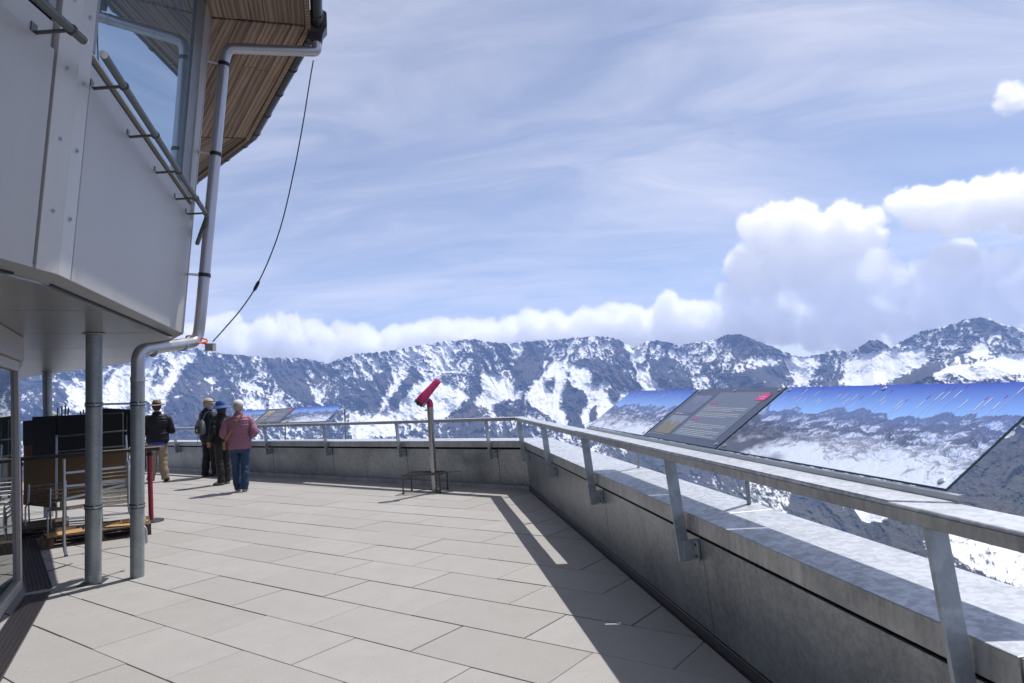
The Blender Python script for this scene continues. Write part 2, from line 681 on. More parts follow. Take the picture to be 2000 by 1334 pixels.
# where snow lies (1) and rock shows (0), read along the panorama
FACE = [
    (.22, [(40, 680), (200, 680), (200, 860), (40, 860)]),
    (.90, [(190, 724), (250, 712), (310, 690), (330, 745), (300, 775), (225, 800), (190, 795)]),
    (.86, [(118, 748), (172, 732), (172, 806), (120, 800), (142, 765)]),
    (.15, [(203, 742), (226, 716), (229, 722), (212, 744)]),
    (.90, [(318, 706), (345, 690), (384, 682), (374, 702), (352, 730), (330, 765), (318, 800), (292, 812), (296, 760)]),
    (.40, [(300, 705), (328, 700), (335, 722), (318, 745), (296, 750)]),
    (.12, [(386, 682), (412, 698), (442, 735), (468, 775), (485, 860), (322, 870), (322, 800), (332, 765), (352, 730)]),
    (.95, [(398, 742), (408, 730), (426, 742), (412, 750)]), (.85, [(338, 771), (352, 766), (356, 774), (342, 776)]),
    (.75, [(414, 757), (448, 756), (448, 760), (414, 761)]),
    (.40, [(440, 700), (520, 706), (560, 745), (580, 780), (540, 800), (500, 790), (450, 745)]),
    (.95, [(446, 752), (456, 765), (466, 776), (490, 772), (518, 782), (520, 800), (478, 800), (462, 784)]),
    (.80, [(528, 772), (544, 760), (556, 775), (566, 795), (560, 806), (526, 800)]),
    (.85, [(468, 745), (500, 750), (505, 756), (480, 760), (468, 752)]),
    (.05, [(522, 705), (582, 709), (604, 742), (626, 792), (588, 786), (556, 760), (540, 745)]),
    (.75, [(580, 709), (602, 745), (620, 770), (634, 792), (622, 792), (606, 758)]),
    (.20, [(602, 712), (642, 718), (684, 745), (694, 790), (642, 788), (622, 760)]),
    (.58, [(640, 714), (700, 690), (770, 686), (760, 715), (715, 735), (690, 745)]),
    (.22, [(664, 735), (716, 738), (704, 780), (690, 792), (672, 770)]),
    (.74, [(760, 690), (830, 672), (925, 662), (930, 735), (880, 740), (830, 738), (800, 735), (770, 740)]),
    (.12, [(757, 706), (766, 738), (748, 775), (738, 800), (722, 803), (700, 790), (708, 765), (734, 736)]),
    (.10, [(806, 710), (818, 728), (812, 745), (796, 765), (780, 792), (762, 803), (756, 790), (774, 758), (792, 738)]),
    (.92, [(772, 738), (792, 725), (786, 745), (764, 775), (748, 800), (738, 802), (750, 772)]),
    (.30, [(858, 735), (896, 728), (910, 745), (896, 757), (868, 750)]),
    (.45, [(885, 690), (922, 668), (928, 740), (905, 745)]),
    (.97, [(798, 762), (830, 738), (862, 744), (900, 758), (918, 775), (900, 795), (868, 812), (840, 832), (768, 850), (688, 852), (680, 802), (720, 808), (776, 803)]),
    (.55, [(765, 822), (840, 812), (860, 826), (790, 850)]),
    (.03, [(922, 664), (938, 700), (944, 745), (938, 770), (925, 785), (914, 772), (930, 742)]),
    (.08, [(920, 778), (930, 790), (946, 818), (944, 836), (868, 836), (888, 806), (908, 790)]),
    (.22, [(930, 668), (988, 673), (1048, 668), (1064, 690), (1086, 712), (1064, 730), (1044, 748), (1020, 764), (1004, 748), (985, 733), (944, 731)]),
    (.06, [(1022, 672), (1052, 672), (1058, 700), (1064, 725), (1044, 746), (1022, 764), (1006, 748), (1004, 710)]),
    (.85, [(994, 669), (1022, 670), (1022, 695), (1010, 702), (1000, 690)]),
    (.95, [(938, 731), (986, 733), (1002, 750), (1016, 766), (1012, 792), (962, 800), (934, 788), (940, 765)]),
    (.18, [(963, 792), (992, 780), (1012, 778), (1026, 786), (1022, 822), (986, 818), (966, 808)]),
    (.52, [(1052, 668), (1100, 662), (1190, 658), (1205, 690), (1170, 705), (1120, 702), (1084, 706)]),
    (.95, [(1084, 704), (1112, 704), (1138, 716), (1160, 738), (1200, 758), (1232, 768), (1262, 786), (1192, 840), (1100, 842), (1070, 806), (1032, 792), (1024, 766), (1060, 734)]),
    (.35, [(1064, 738), (1084, 738), (1080, 768), (1068, 762)]),
    (.02, [(1108, 724), (1112, 726), (1112, 742), (1122, 756), (1140, 760), (1150, 778), (1142, 798), (1130, 812), (1146, 838), (1108, 838), (1106, 802), (1094, 794), (1098, 768), (1106, 745)]),
    (.12, [(1152, 796), (1168, 790), (1166, 815), (1148, 832)]),
    (.10, [(1112, 706), (1140, 698), (1172, 704), (1202, 712), (1232, 735), (1264, 760), (1254, 768), (1234, 766), (1214, 740), (1184, 736), (1166, 756), (1152, 750), (1160, 722), (1138, 720)]),
    (.10, [(1200, 664), (1216, 665), (1234, 712), (1224, 722), (1200, 702)]),
    (.10, [(1180, 760), (1202, 755), (1216, 775), (1198, 790)]),
    (.90, [(1218, 668), (1242, 684), (1262, 668), (1256, 706), (1236, 712)]),
    (.42, [(1258, 668), (1300, 666), (1330, 690), (1340, 705), (1272, 705)]),
    (.14, [(1272, 706), (1322, 700), (1346, 732), (1362, 762), (1300, 768), (1276, 738)]),
    (.92, [(1242, 718), (1268, 730), (1276, 742), (1302, 768), (1256, 768), (1244, 742)]),
    (.60, [(1310, 672), (1420, 660), (1430, 700), (1400, 740), (1362, 762), (1340, 715)]),
    (.30, [(1362, 700), (1420, 700), (1410, 735), (1372, 735)]),
    (.10, [(1424, 654), (1452, 655), (1524, 682), (1528, 697), (1482, 692), (1438, 706), (1430, 682)]),
    (.10, [(1430, 730), (1490, 716), (1536, 710), (1542, 732), (1522, 764), (1420, 766)]),
    (.75, [(1456, 700), (1530, 696), (1500, 714), (1462, 714)]),
    (.97, [(1530, 701), (1604, 694), (1592, 726), (1582, 748), (1556, 756), (1546, 726)]),
    (.20, [(1604, 712), (1642, 722), (1632, 748), (1600, 758)]), (.45, [(1618, 690), (1650, 694), (1652, 712), (1620, 712)]),
    (.12, [(1664, 686), (1700, 664), (1724, 668), (1740, 686), (1722, 694), (1680, 696)]),
    (.99, [(1648, 704), (1742, 678), (1802, 674), (1816, 702), (1798, 718), (1760, 732), (1702, 756), (1650, 752)]),
    (.42, [(1742, 680), (1800, 650), (1880, 622), (1935, 622), (2040, 650), (2040, 690), (1900, 712), (1818, 714), (1808, 684)]),
    (.06, [(1895, 622), (1930, 620), (1966, 640), (1930, 656), (1898, 648)]),
    (.92, [(1898, 676), (1924, 668), (1930, 696), (1898, 702)]),
    (.10, [(1744, 738), (1802, 714), (1834, 712), (1842, 722), (1798, 758), (1752, 756)]),
    (.97, [(1796, 756), (1830, 730), (1852, 720), (1932, 706), (1962, 692), (2060, 684), (2300, 660), (2300, 790), (1796, 800)]),
    (.55, [(1810, 742), (1870, 726), (1890, 740), (1990, 728), (2060, 740), (2060, 775), (1800, 775)]),
    (.30, [(590, 842), (690, 842), (690, 900), (590, 900)]),
    (.92, [(676, 838), (740, 858), (800, 872), (850, 880), (840, 900), (700, 880)]),
    (.12, [(850, 884), (905, 828), (965, 842), (1030, 838), (1100, 850), (1215, 880), (1220, 910), (840, 910)]),
    (.36, [(1030, 842), (1215, 850), (1225, 900), (1080, 890)]),
    (.05, [(1225, 868), (1410, 880), (1440, 965), (1300, 960), (1225, 920)]),
    (.25, [(1345, 925), (1450, 930), (1470, 1010), (1330, 990)]),
    (.42, [(1450, 930), (1560, 945), (1548, 1010), (1450, 1000)]),
    (.02, [(1552, 930), (1642, 975), (1642, 1050), (1540, 1010)]),
    (.90, [(1644, 968), (1800, 985), (1800, 1030), (1720, 1040), (1680, 1020)]),
    (.02, [(1590, 1022), (1640, 1006), (1662, 988), (1690, 1024), (1712, 1020), (1750, 1006), (1800, 1010), (1802, 1100), (1700, 1085)]),
    (.01, [(1800, 960), (1880, 900), (2000, 840), (2300, 800), (2300, 1020), (1990, 1020), (1860, 1000)]),
    (.62, [(1826, 1010), (1900, 1034), (2010, 1058), (2200, 1100), (2200, 1220), (1990, 1150), (1900, 1110), (1850, 1075)]),
]


def build_terrain():
    daz = 0.068
    fine = np.arange(-41, 41.001, daz)
    az = np.concatenate([np.arange(-180, -41, 1.4), fine, np.arange(41.6, 180.01, 1.4)])
    rid = np.array([[math.degrees(math.atan2(ray(x, y).x, ray(x, y).y)),
                     math.degrees(math.atan2(ray(x, y).z, math.hypot(ray(x, y).x, ray(x, y).y)))] for x, y in RIDGE])
    rid = rid[np.argsort(rid[:, 0])]
    elr = np.interp(az, rid[:, 0], rid[:, 1])
    out = (np.abs(az) > 41)
    elr = np.where(out, 3.0 + 1.2 * fbm(az / 9.0, az * 0 + 3.3, 5, 5), elr)
    jag = fbm(az * 1.6, az * 0 + .7, 7, 91, .68, True) * .20
    smooth_crest = elr
    elr = elr + jag
    # rows: depression below the crest in degrees, dense on the face, then the back slope
    t = np.concatenate([np.linspace(0, 15, 330), np.linspace(15, 30, 110)[1:], np.linspace(30, 68, 14)[1:]])
    A, T = np.meshgrid(az, t)
    EL = elr[None, :] - T
    a, e = np.radians(A), np.radians(EL)
    # picture bearing of every vertex, to look up the snow survey
    dx, dy, dz = np.sin(a) * np.cos(e), np.cos(a) * np.cos(e), np.sin(e)
    w = dx * FV.x + dy * FV.y + dz * FV.z
    ok = w > .25
    ws = np.where(ok, w, 1)
    PX = np.where(ok, 1000 + FPX * (dx * RV.x + dy * RV.y + dz * RV.z) / ws, -9999)
    PY = np.where(ok, 667 - FPX * (dx * UV.x + dy * UV.y + dz * UV.z) / ws, -9999)
    X, Y = A * 120.0, EL * 120.0                     # metres on the face, near enough
    wx = fbm(X / 240, Y / 240, 4, 3) * 6 + fbm(X / 60, Y / 60, 4, 4) * 4
    wy = fbm(X / 240, Y / 240, 4, 8) * 5 + fbm(X / 60, Y / 60, 4, 9) * 3.5
    hint = .34 + .22 * fbm(X / 500, Y / 500, 3, 61)
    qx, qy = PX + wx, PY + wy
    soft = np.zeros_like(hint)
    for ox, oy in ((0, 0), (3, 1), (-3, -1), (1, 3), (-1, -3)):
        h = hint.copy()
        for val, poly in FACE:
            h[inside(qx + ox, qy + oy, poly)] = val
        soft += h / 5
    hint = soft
    # ribs and gullies running down the fall line, leaning one way or the other with the strata
    wu = X + 70 * fbm(X / 190, Y / 190, 4, 23) + 18 * fbm(X / 45, Y / 45, 3, 24)
    wv = Y + 70 * fbm(X / 190 + 40, Y / 190, 4, 25)
    mixl = 1 / (1 + np.exp(-7 * fbm(X / 800, Y / 800, 2, 21)))
    ul, ur = wu + .62 * wv, wu - .62 * wv

    def both(fu, fv, oct_, seed, gain, ridged):
        return fbm(ul / fu, wv / fv, oct_, seed, gain, ridged) * mixl + fbm(ur / fu, wv / fv, oct_, seed + 5, gain, ridged) * (1 - mixl)
    rib = both(150, 360, 6, 31, .58, True)
    streak = both(17, 62, 5, 71, .7, True)
    strata = fbm(wu / 240 + wv / 300, (wv + .25 * wu) / 34, 5, 41, .6)
    crag = fbm(wu / 44, wv / 50, 6, 51, .74)
    side = np.gradient(rib, axis=1) / np.maximum(np.gradient(X, axis=1), 1e-3) * 60
    side = np.clip(side, -1, 1)
    tex = .66 * crag + .34 * strata - .18 * rib + .42 * streak - .22 * side
    tex = (tex - tex.mean()) / tex.std()
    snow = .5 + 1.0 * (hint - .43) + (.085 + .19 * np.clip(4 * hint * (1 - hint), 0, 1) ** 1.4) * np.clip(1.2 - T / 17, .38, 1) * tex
    # distance of the face along each bearing
    T = smooth_crest[None, :] - EL
    base = np.interp(T, [-.3, 1.2, 3, 6, 9, 12, 16, 22, 30, 45, 68], [7600, 7250, 6650, 5800, 4800, 3700, 2500, 1350, 700, 260, 90])
    near = np.clip((A - 17) / 14, 0, 1)
    base = base * (1 - .25 * near * np.clip((T - 2.2) / 1.0, 0, 1))
    rock = np.clip(1 - snow, 0, 1)
    amp = np.interp(base, [90, 700, 2500, 7600], [2, 25, 90, 250])
    big = fbm(X / 700, Y / 900, 4, 81, .5, True)
    rr = base - amp * (1.4 * big + rib * (.35 + .75 * rock) + .32 * crag * rock + .16 * streak * rock)
    # back of the range
    rows = len(t)
    z = EYE + rr * np.tan(e)
    xx, yy = rr * np.sin(a), rr * np.cos(a)
    crest = rr[0]
    bz, bx, by = [], [], []
    for k, (dr, dh) in enumerate(((180, .72), (420, .25), (700, -.9))):
        r2 = np.minimum(crest + dr, 8500)
        bx.append(r2 * np.sin(a[0]))
        by.append(r2 * np.cos(a[0]))
        bz.append(z[0] * dh if dh > 0 else z[0] * 0 - 900)
    xx = np.vstack([np.array(bx[::-1]), xx])
    yy = np.vstack([np.array(by[::-1]), yy])
    z = np.vstack([np.array(bz[::-1]), z])
    snow = np.vstack([np.repeat(snow[:1], 3, 0), snow])
    # the ground drops away under the terrace
    z[-1] = -130
    z[-6:-1] = np.minimum(z[-6:-1], -60)
    nr, nc = z.shape
    co = np.stack([xx, yy, z], -1).reshape(-1, 3)
    i = np.arange(nr - 1)[:, None] * nc + np.arange(nc - 1)[None, :]
    q = np.stack([i, i + nc, i + nc + 1, i + 1], -1).reshape(-1, 4)
    me = bpy.data.meshes.new('mountain_terrain')
    me.vertices.add(len(co))
    me.vertices.foreach_set('co', co.astype(np.float32).ravel())
    me.loops.add(q.size)
    me.loops.foreach_set('vertex_index', q.astype(np.int32).ravel())
    me.polygons.add(len(q))
    me.polygons.foreach_set('loop_start', (np.arange(len(q)) * 4).astype(np.int32))
    me.polygons.foreach_set('loop_total', np.full(len(q), 4, np.int32))
    me.polygons.foreach_set('use_smooth', np.ones(len(q), bool))
    me.update()
    at = me.attributes.new('snow', 'FLOAT', 'POINT')
    at.data.foreach_set('value', snow.astype(np.float32).ravel())
    meadow = np.clip((-330 - z) / 220, 0, 1) * np.clip((np.hypot(xx, yy) - 1800) / 600, 0, 1)
    meadow = meadow * np.clip(.5 + fbm(xx / 400, yy / 400, 4, 111) * 1.2, 0, 1)
    at = me.attributes.new('meadow', 'FLOAT', 'POINT')
    at.data.foreach_set('value', meadow.astype(np.float32).ravel())
    print('terrain z', z.min(), z.max(), 'verts', len(co))
    return me


def terrain_mat():
    m, t, b = nodes('alpine_rock_and_snow')
    at = t.nodes.new('ShaderNodeAttribute')
    at.attribute_name = 'snow'
    md = t.nodes.new('ShaderNodeAttribute')
    md.attribute_name = 'meadow'
    v = coords(t)
    n1 = noise(t, v, .018, 5, .65)
    n2 = noise(t, v, .07, 4, .6)
    n3 = noise(t, v, .0024, 3, .5)
    s = math_(t, 'ADD', at.outputs['Fac'], math_(t, 'MULTIPLY', math_(t, 'SUBTRACT', n1, .5), .42))
    s = math_(t, 'ADD', s, math_(t, 'MULTIPLY', math_(t, 'SUBTRACT', n2, .5), .30))
    mr = t.nodes.new('ShaderNodeMapRange')
    mr.interpolation_type = 'SMOOTHSTEP'
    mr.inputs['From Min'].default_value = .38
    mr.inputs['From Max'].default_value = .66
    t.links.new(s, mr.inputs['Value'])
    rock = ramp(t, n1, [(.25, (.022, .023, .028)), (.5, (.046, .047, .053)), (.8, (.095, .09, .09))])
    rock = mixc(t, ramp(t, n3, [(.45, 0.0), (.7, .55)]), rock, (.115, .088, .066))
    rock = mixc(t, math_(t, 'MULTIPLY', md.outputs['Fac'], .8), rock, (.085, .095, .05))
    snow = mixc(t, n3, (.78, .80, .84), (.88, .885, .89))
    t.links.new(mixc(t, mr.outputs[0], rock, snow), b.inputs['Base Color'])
    b.inputs['Roughness'].default_value = .9
    b.inputs['Specular IOR Level'].default_value = .15
    bump(t, b, math_(t, 'ADD', n1, math_(t, 'MULTIPLY', n2, .4)), .9, 30)
    return m


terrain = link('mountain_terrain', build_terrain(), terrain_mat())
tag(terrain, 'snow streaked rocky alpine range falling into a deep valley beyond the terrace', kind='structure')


# ---------------------------------------------------------------- cumulus banked behind the range
def cloud_mat(dens):
    m = bpy.data.materials.new('cloud_vapour')
    m.use_nodes = True
    t = m.node_tree
    t.nodes.clear()
    o = t.nodes.new('ShaderNodeOutputMaterial')
    v = t.nodes.new('ShaderNodeVolumePrincipled')
    v.inputs['Color'].default_value = (1, 1, 1, 1)
    v.inputs['Density'].default_value = dens
    v.inputs['Anisotropy'].default_value = .62
    t.links.new(v.outputs[0], o.inputs['Volume'])
    return m


M['cloud'] = cloud_mat(.012)
M['cloud_low'] = cloud_mat(.016)
CLOUD_Y = 10900.0


def puff(n, cx, cy, rx, ry, depth=450):
    out = []
    for _ in range(n):
        while True:
            u, v, q = rng.uniform(-1, 1), rng.uniform(-1, 1), rng.uniform(-1, 1)
            if u * u + v * v + q * q < 1:
                break
        out.append(aty(cx + u * rx, cy + v * ry, CLOUD_Y + q * depth))
    return out


def cloud(name, label, pts, rad, res, nscale, warp, erode, band, mat='cloud'):
    lo = Vector([min(p[i] for p in pts) - rad * 1.25 for i in range(3)])
    hi = Vector([max(p[i] for p in pts) + rad * 1.25 for i in range(3)])
    me = bpy.data.meshes.new(name)
    me.from_pydata([tuple(p) for p in pts], [], [])
    ob = link(name, me, M[mat])
    tag(ob, label, kind='stuff')
    ng = bpy.data.node_groups.new(name, 'GeometryNodeTree')
    ng.interface.new_socket('Geometry', in_out='INPUT', socket_type='NodeSocketGeometry')
    ng.interface.new_socket('Geometry', in_out='OUTPUT', socket_type='NodeSocketGeometry')
    L = ng.links.new
    gi, go = ng.nodes.new('NodeGroupInput'), ng.nodes.new('NodeGroupOutput')
    vc = ng.nodes.new('GeometryNodeVolumeCube')
    vc.inputs['Min'].default_value = lo
    vc.inputs['Max'].default_value = hi
    for i, ax in enumerate('XYZ'):
        vc.inputs['Resolution ' + ax].default_value = max(8, int((hi[i] - lo[i]) / res))
    pos = ng.nodes.new('GeometryNodeInputPosition')
    n1 = ng.nodes.new('ShaderNodeTexNoise')
    n1.inputs['Scale'].default_value = 1 / nscale
    n1.inputs['Detail'].default_value = 2
    L(pos.outputs[0], n1.inputs['Vector'])
    sub = ng.nodes.new('ShaderNodeVectorMath')
    sub.operation = 'SUBTRACT'
    sub.inputs[1].default_value = (.5, .5, .5)
    L(n1.outputs['Color'], sub.inputs[0])
    sc = ng.nodes.new('ShaderNodeVectorMath')
    sc.operation = 'SCALE'
    sc.inputs['Scale'].default_value = warp
    L(sub.outputs[0], sc.inputs[0])
    add = ng.nodes.new('ShaderNodeVectorMath')
    L(pos.outputs[0], add.inputs[0])
    L(sc.outputs[0], add.inputs[1])
    pr = ng.nodes.new('GeometryNodeProximity')
    pr.target_element = 'POINTS'
    L(gi.outputs[0], pr.inputs[0])
    L(add.outputs[0], [s for s in pr.inputs if s.name in ('Source Position', 'Sample Position')][0])
    n2 = ng.nodes.new('ShaderNodeTexNoise')
    n2.inputs['Scale'].default_value = 3.0 / nscale
    n2.inputs['Detail'].default_value = 7
    n2.inputs['Roughness'].default_value = .62
    L(pos.outputs[0], n2.inputs['Vector'])
    vo = ng.nodes.new('ShaderNodeTexVoronoi')
    vo.inputs['Scale'].default_value = 6 / nscale
    L(add.outputs[0], vo.inputs['Vector'])
    d = math_(ng, 'SUBTRACT', rad, pr.outputs['Distance'])
    d = math_(ng, 'ADD', d, math_(ng, 'MULTIPLY', n2.outputs[0], -erode))
    d = math_(ng, 'ADD', d, math_(ng, 'MULTIPLY', vo.outputs['Distance'], -erode * .4))
    n3 = ng.nodes.new('ShaderNodeTexNoise')
    n3.inputs['Scale'].default_value = 14.0 / nscale
    n3.inputs['Detail'].default_value = 3
    L(pos.outputs[0], n3.inputs['Vector'])
    d = math_(ng, 'ADD', d, math_(ng, 'MULTIPLY', math_(ng, 'SUBTRACT', n3.outputs[0], .5), -erode * .45))
    heart = math_(ng, 'DIVIDE', math_(ng, 'SUBTRACT', d, band), 170.0, clamp=True)
    heart = math_(ng, 'MULTIPLY_ADD', heart, -.88, 1.0)
    d = math_(ng, 'DIVIDE', d, band, clamp=True)
    d = math_(ng, 'MULTIPLY', d, heart)
    L(d, vc.inputs['Density'])
    sm = ng.nodes.new('GeometryNodeSetMaterial')
    sm.inputs['Material'].default_value = M[mat]
    L(vc.outputs[0], sm.inputs[0])
    L(sm.outputs[0], go.inputs[0])
    ob.modifiers.new('vapour', 'NODES').node_group = ng
    return ob


P = puff(90, 1590, 575, 175, 100, 260) + puff(46, 1545, 455, 86, 52, 260) + puff(40, 1655, 470, 84, 56, 260) + puff(26, 1475, 530, 58, 55, 260) + puff(16, 1558, 428, 44, 24, 300)
P += puff(70, 1820, 590, 140, 84, 260) + puff(80, 1960, 585, 165, 95, 260) + puff(34, 2150, 600, 120, 90) + puff(50, 1640, 645, 210, 26, 260) + puff(16, 1880, 510, 60, 30)
cloud('cumulus_cloud', 'tall white cumulus cloud towering over the range at the right', P, 365, 20, 540, 260, 215, 70)
P = puff(60, 1870, 405, 105, 38, 300) + puff(50, 2000, 400, 110, 50, 300) + puff(14, 1785, 405, 36, 26, 200)
cloud('cumulus_cloud', 'separate flat white cloud floating above the tall cumulus', P, 360, 20, 480, 220, 220, 70)
B = []
for x, y0, y1 in ((380, 625, 700), (440, 600, 706), (500, 598, 712), (560, 596, 716), (620, 612, 722), (680, 618, 712), (740, 624, 704), (800, 622, 696),
                  (860, 616, 686), (920, 610, 680), (980, 606, 684), (1040, 602, 680), (1100, 596, 676), (1160, 586, 672), (1220, 578, 680), (1280, 566, 682),
                  (1335, 552, 690), (1390, 574, 680), (1450, 590, 680)):
    B += puff(14, x, (y0 + y1) / 2 + 10, 46, (y1 - y0) / 2 - 14, 380)
cloud('cloud_bank', 'long low bank of white cloud lying along the mountain crest', B, 345, 22, 480, 220, 190, 80, 'cloud_low')
for x, y, rx, ry, n_, rad_, er_, lab in ((1978, 192, 34, 24, 16, 250, 150, 'small ragged white cloud puff high at the right edge of the sky'),
                                        (1592, 306, 46, 5, 10, 135, 170, 'tiny thin wisp of cloud high above the tall cumulus')):
    cloud('cloud_puff', lab, puff(n_, x, y, rx, ry, 120), rad_, 16, 420, 150, er_, 150)

# ---------------------------------------------------------------- air
def build_haze():
    mb = MB()
    mb.box((-8900, -8900, -1400), (17800, 0, 0), (0, 17800, 0), (0, 0, 1400 + 1000))
    m = bpy.data.materials.new('clear_mountain_air')
    m.use_nodes = True
    t = m.node_tree
    t.nodes.clear()
    o = t.nodes.new('ShaderNodeOutputMaterial')
    v = t.nodes.new('ShaderNodeVolumePrincipled')
    v.inputs['Color'].default_value = (.34, .53, 1.0, 1)
    v.inputs['Density'].default_value = .000066  # per metre
    t.links.new(v.outputs[0], o.inputs['Volume'])
    return tag(mb.build('haze', m), 'thin blue mountain air over the valley', kind='stuff')


build_haze()

# ---------------------------------------------------------------- terrace
K = Vector((.135, 10.65, 0))                     # inner corner of the parapet
AR, NR = Vector((.139, -.990, 0)).normalized(), Vector((-.990, -.139, 0)).normalized()   # right wall: along, inward
AF, NF = Vector((-.771, .636, 0)).normalized(), Vector((-.636, -.771, 0)).normalized()   # far wall


def wallpt(side, s, d, z):
    a, n = (AR, NR) if side == 'R' else (AF, NF)
    return K + a * s + n * d + Vector((0, 0, z))


def clip(poly, p0, n):
    """keep the part of a 2D polygon on the side n points to"""
    out = []
    for i in range(len(poly)):
        a, b = poly[i], poly[(i + 1) % len(poly)]
        da, db = (a - p0).dot(n), (b - p0).dot(n)
        if da >= 0:
            out.append(a)
        if (da >= 0) != (db >= 0):
            out.append(a + (b - a) * (da / (da - db)))
    return out


def prism(poly, z0, z1, bev=.0):
    mb = MB()
    a = [Vector((p.x, p.y, z0)) for p in poly]
    if bev:
        c = sum(poly, Vector((0, 0, 0))) / len(poly)
        mid = [Vector((p.x, p.y, z1 - bev)) for p in poly]
        top = [Vector((p.x, p.y, 0)) + (Vector((c.x, c.y, 0)) - Vector((p.x, p.y, 0))).normalized() * bev * 1.3 + Vector((0, 0, z1)) for p in poly]
        n = len(poly)
        fs = [tuple(range(2 * n, 3 * n))]
        for lv in (0, 1):
            for i in range(n):
                j = (i + 1) % n
                fs.append((lv * n + i, lv * n + j, (lv + 1) * n + j, (lv + 1) * n + i))
        mb.add(a + mid + top, fs)
    else:
        mb.hexa(a, [Vector((p.x, p.y, z1)) for p in poly])
    return mb


GLZ = Vector((-4.597, 6.343, 0))                 # corner of the glazed lower storey
GD1 = (Vector((-4.101, 5.412, 0)) - GLZ).normalized()
GD2 = Vector((-.605, .796, 0)).normalized()


def build_terrace():
    poly = [wallpt('R', 0, -.2, 0), wallpt('F', 17, -.2, 0), Vector((-17, 14, 0)), Vector((-13, -6, 0)), wallpt('R', 17, -.2, 0)]
    base = prism(list(reversed(poly)) if False else poly, -.45, -.028).build('terrace', M['joint'])
    tag(base, 'pale concrete paved roof terrace', kind='structure')
    # slabs: 1.01 x 0.5 m, half bond
    ang = -.6432
    ua, va = Vector((math.cos(ang), math.sin(ang), 0)), Vector((-math.sin(ang), math.cos(ang), 0))
    O = Vector((-2.1616, 4.1319, 0))
    LU, LV = 1.0095, .5
    gap = .0045
    cells = []
    gn1 = Vector((GD1.y, -GD1.x, 0)) * -1
    for j in range(-14, 42):
        for i in range(-26, 30):
            u0 = (i + (.5 if j % 2 else 0)) * LU
            c = O + ua * (u0 + LU / 2) + va * ((j + .5) * LV)
            if (c - K).dot(NR) < -.6 or (c - K).dot(NF) < -.6:
                continue
            if c.x < -13 or c.y < -2.5:
                continue
            # skip what lies inside the lower storey
            if c.y < GLZ.y and (c - GLZ).dot(Vector((-GD1.y, GD1.x, 0)) ) < -.7 and c.x < -3.0:
                continue
            jit = Vector((rng.uniform(-.002, .002), rng.uniform(-.0015, .0015), 0))
            g1, g2 = gap * rng.uniform(.5, 1.5), gap * rng.uniform(.5, 1.6)
            q = [c + jit + ua * (su * (LU / 2 - g1)) + va * (sv * (LV / 2 - g2)) for su, sv in ((-1, -1), (1, -1), (1, 1), (-1, 1))]
            q = clip(q, K + NR * .02, NR)
            if len(q) > 2:
                q = clip(q, K + NF * .02, NF)
            if len(q) < 3:
                continue
            cells.append((c.length, q, c))
    vis = []
    rest = []
    for d, q, c in sorted(cells, key=lambda e: e[0]):
        x, y = px((c.x, c.y, 0)) if c.y > .5 else (-9999, 0)
        (vis if (-150 < x < 2100 and y < 1480 and c.y > .5) else rest).append((d, q, c))
    print('slabs visible', len(vis), 'rest', len(rest))
    far = vis[300:] + rest
    for d, q, c in vis[:300]:
        z = rng.uniform(-.002, .0015)
        o = prism(q, -.026, z, .0025).build('paving_slab', M['slab'], base)
    mb = MB()
    for d, q, c in far:
        p = prism(q, -.026, rng.uniform(-.002, .0015), .0025)
        mb.add(p.v, p.f)
    o = mb.build('paving_slab', M['slab'], base)
    o['kind'] = 'stuff'


build_terrace()


# ---------------------------------------------------------------- parapets
def wbox(mb, side, s0, s1, d0, d1, z0, z1, dt=None):
    """box in wall coordinates; dt: extra inward lean of the top"""
    lean = dt or 0
    a = [wallpt(side, s, d, z0) for s, d in ((s0, d0), (s1, d0), (s1, d1), (s0, d1))]
    b = [wallpt(side, s, d + lean, z1) for s, d in ((s0, d0), (s1, d0), (s1, d1), (s0, d1))]
    n = (a[1] - a[0]).cross(a[2] - a[1]).z
    if n < 0:
        a, b = a[::-1], b[::-1]
    mb.hexa(a, b)


POSTS = {'R': [.30, 2.36, 4.43, 6.56, 8.70, 10.8, 12.9], 'F': [.68, 2.86, 5.07, 7.28, 9.48, 11.7, 13.9]}
# the joint of panels and coping at each post
MIT = math.tan((math.pi - math.acos(AR.dot(AF))) / 2 - 0)
CORN = math.acos(max(-1, min(1, AR.dot(AF))))          # interior angle between the two runs
COT = 1 / math.tan(CORN / 2)


def miter(d):
    """how far along a run the mitred corner lies for an offset d inward"""
    return d * COT


def mitre_box(mb, side, s1, d0, d1, z0, z1, lean=0):
    a = [wallpt(side, miter(d0), d0, z0), wallpt(side, s1, d0, z0), wallpt(side, s1, d1, z0), wallpt(side, miter(d1), d1, z0)]
    b = [wallpt(side, miter(d0 + lean), d0 + lean, z1), wallpt(side, s1, d0 + lean, z1), wallpt(side, s1, d1 + lean, z1), wallpt(side, miter(d1 + lean), d1 + lean, z1)]
    if (a[1] - a[0]).cross(a[2] - a[1]).z < 0:
        a, b = a[::-1], b[::-1]
    mb.hexa(a, b)


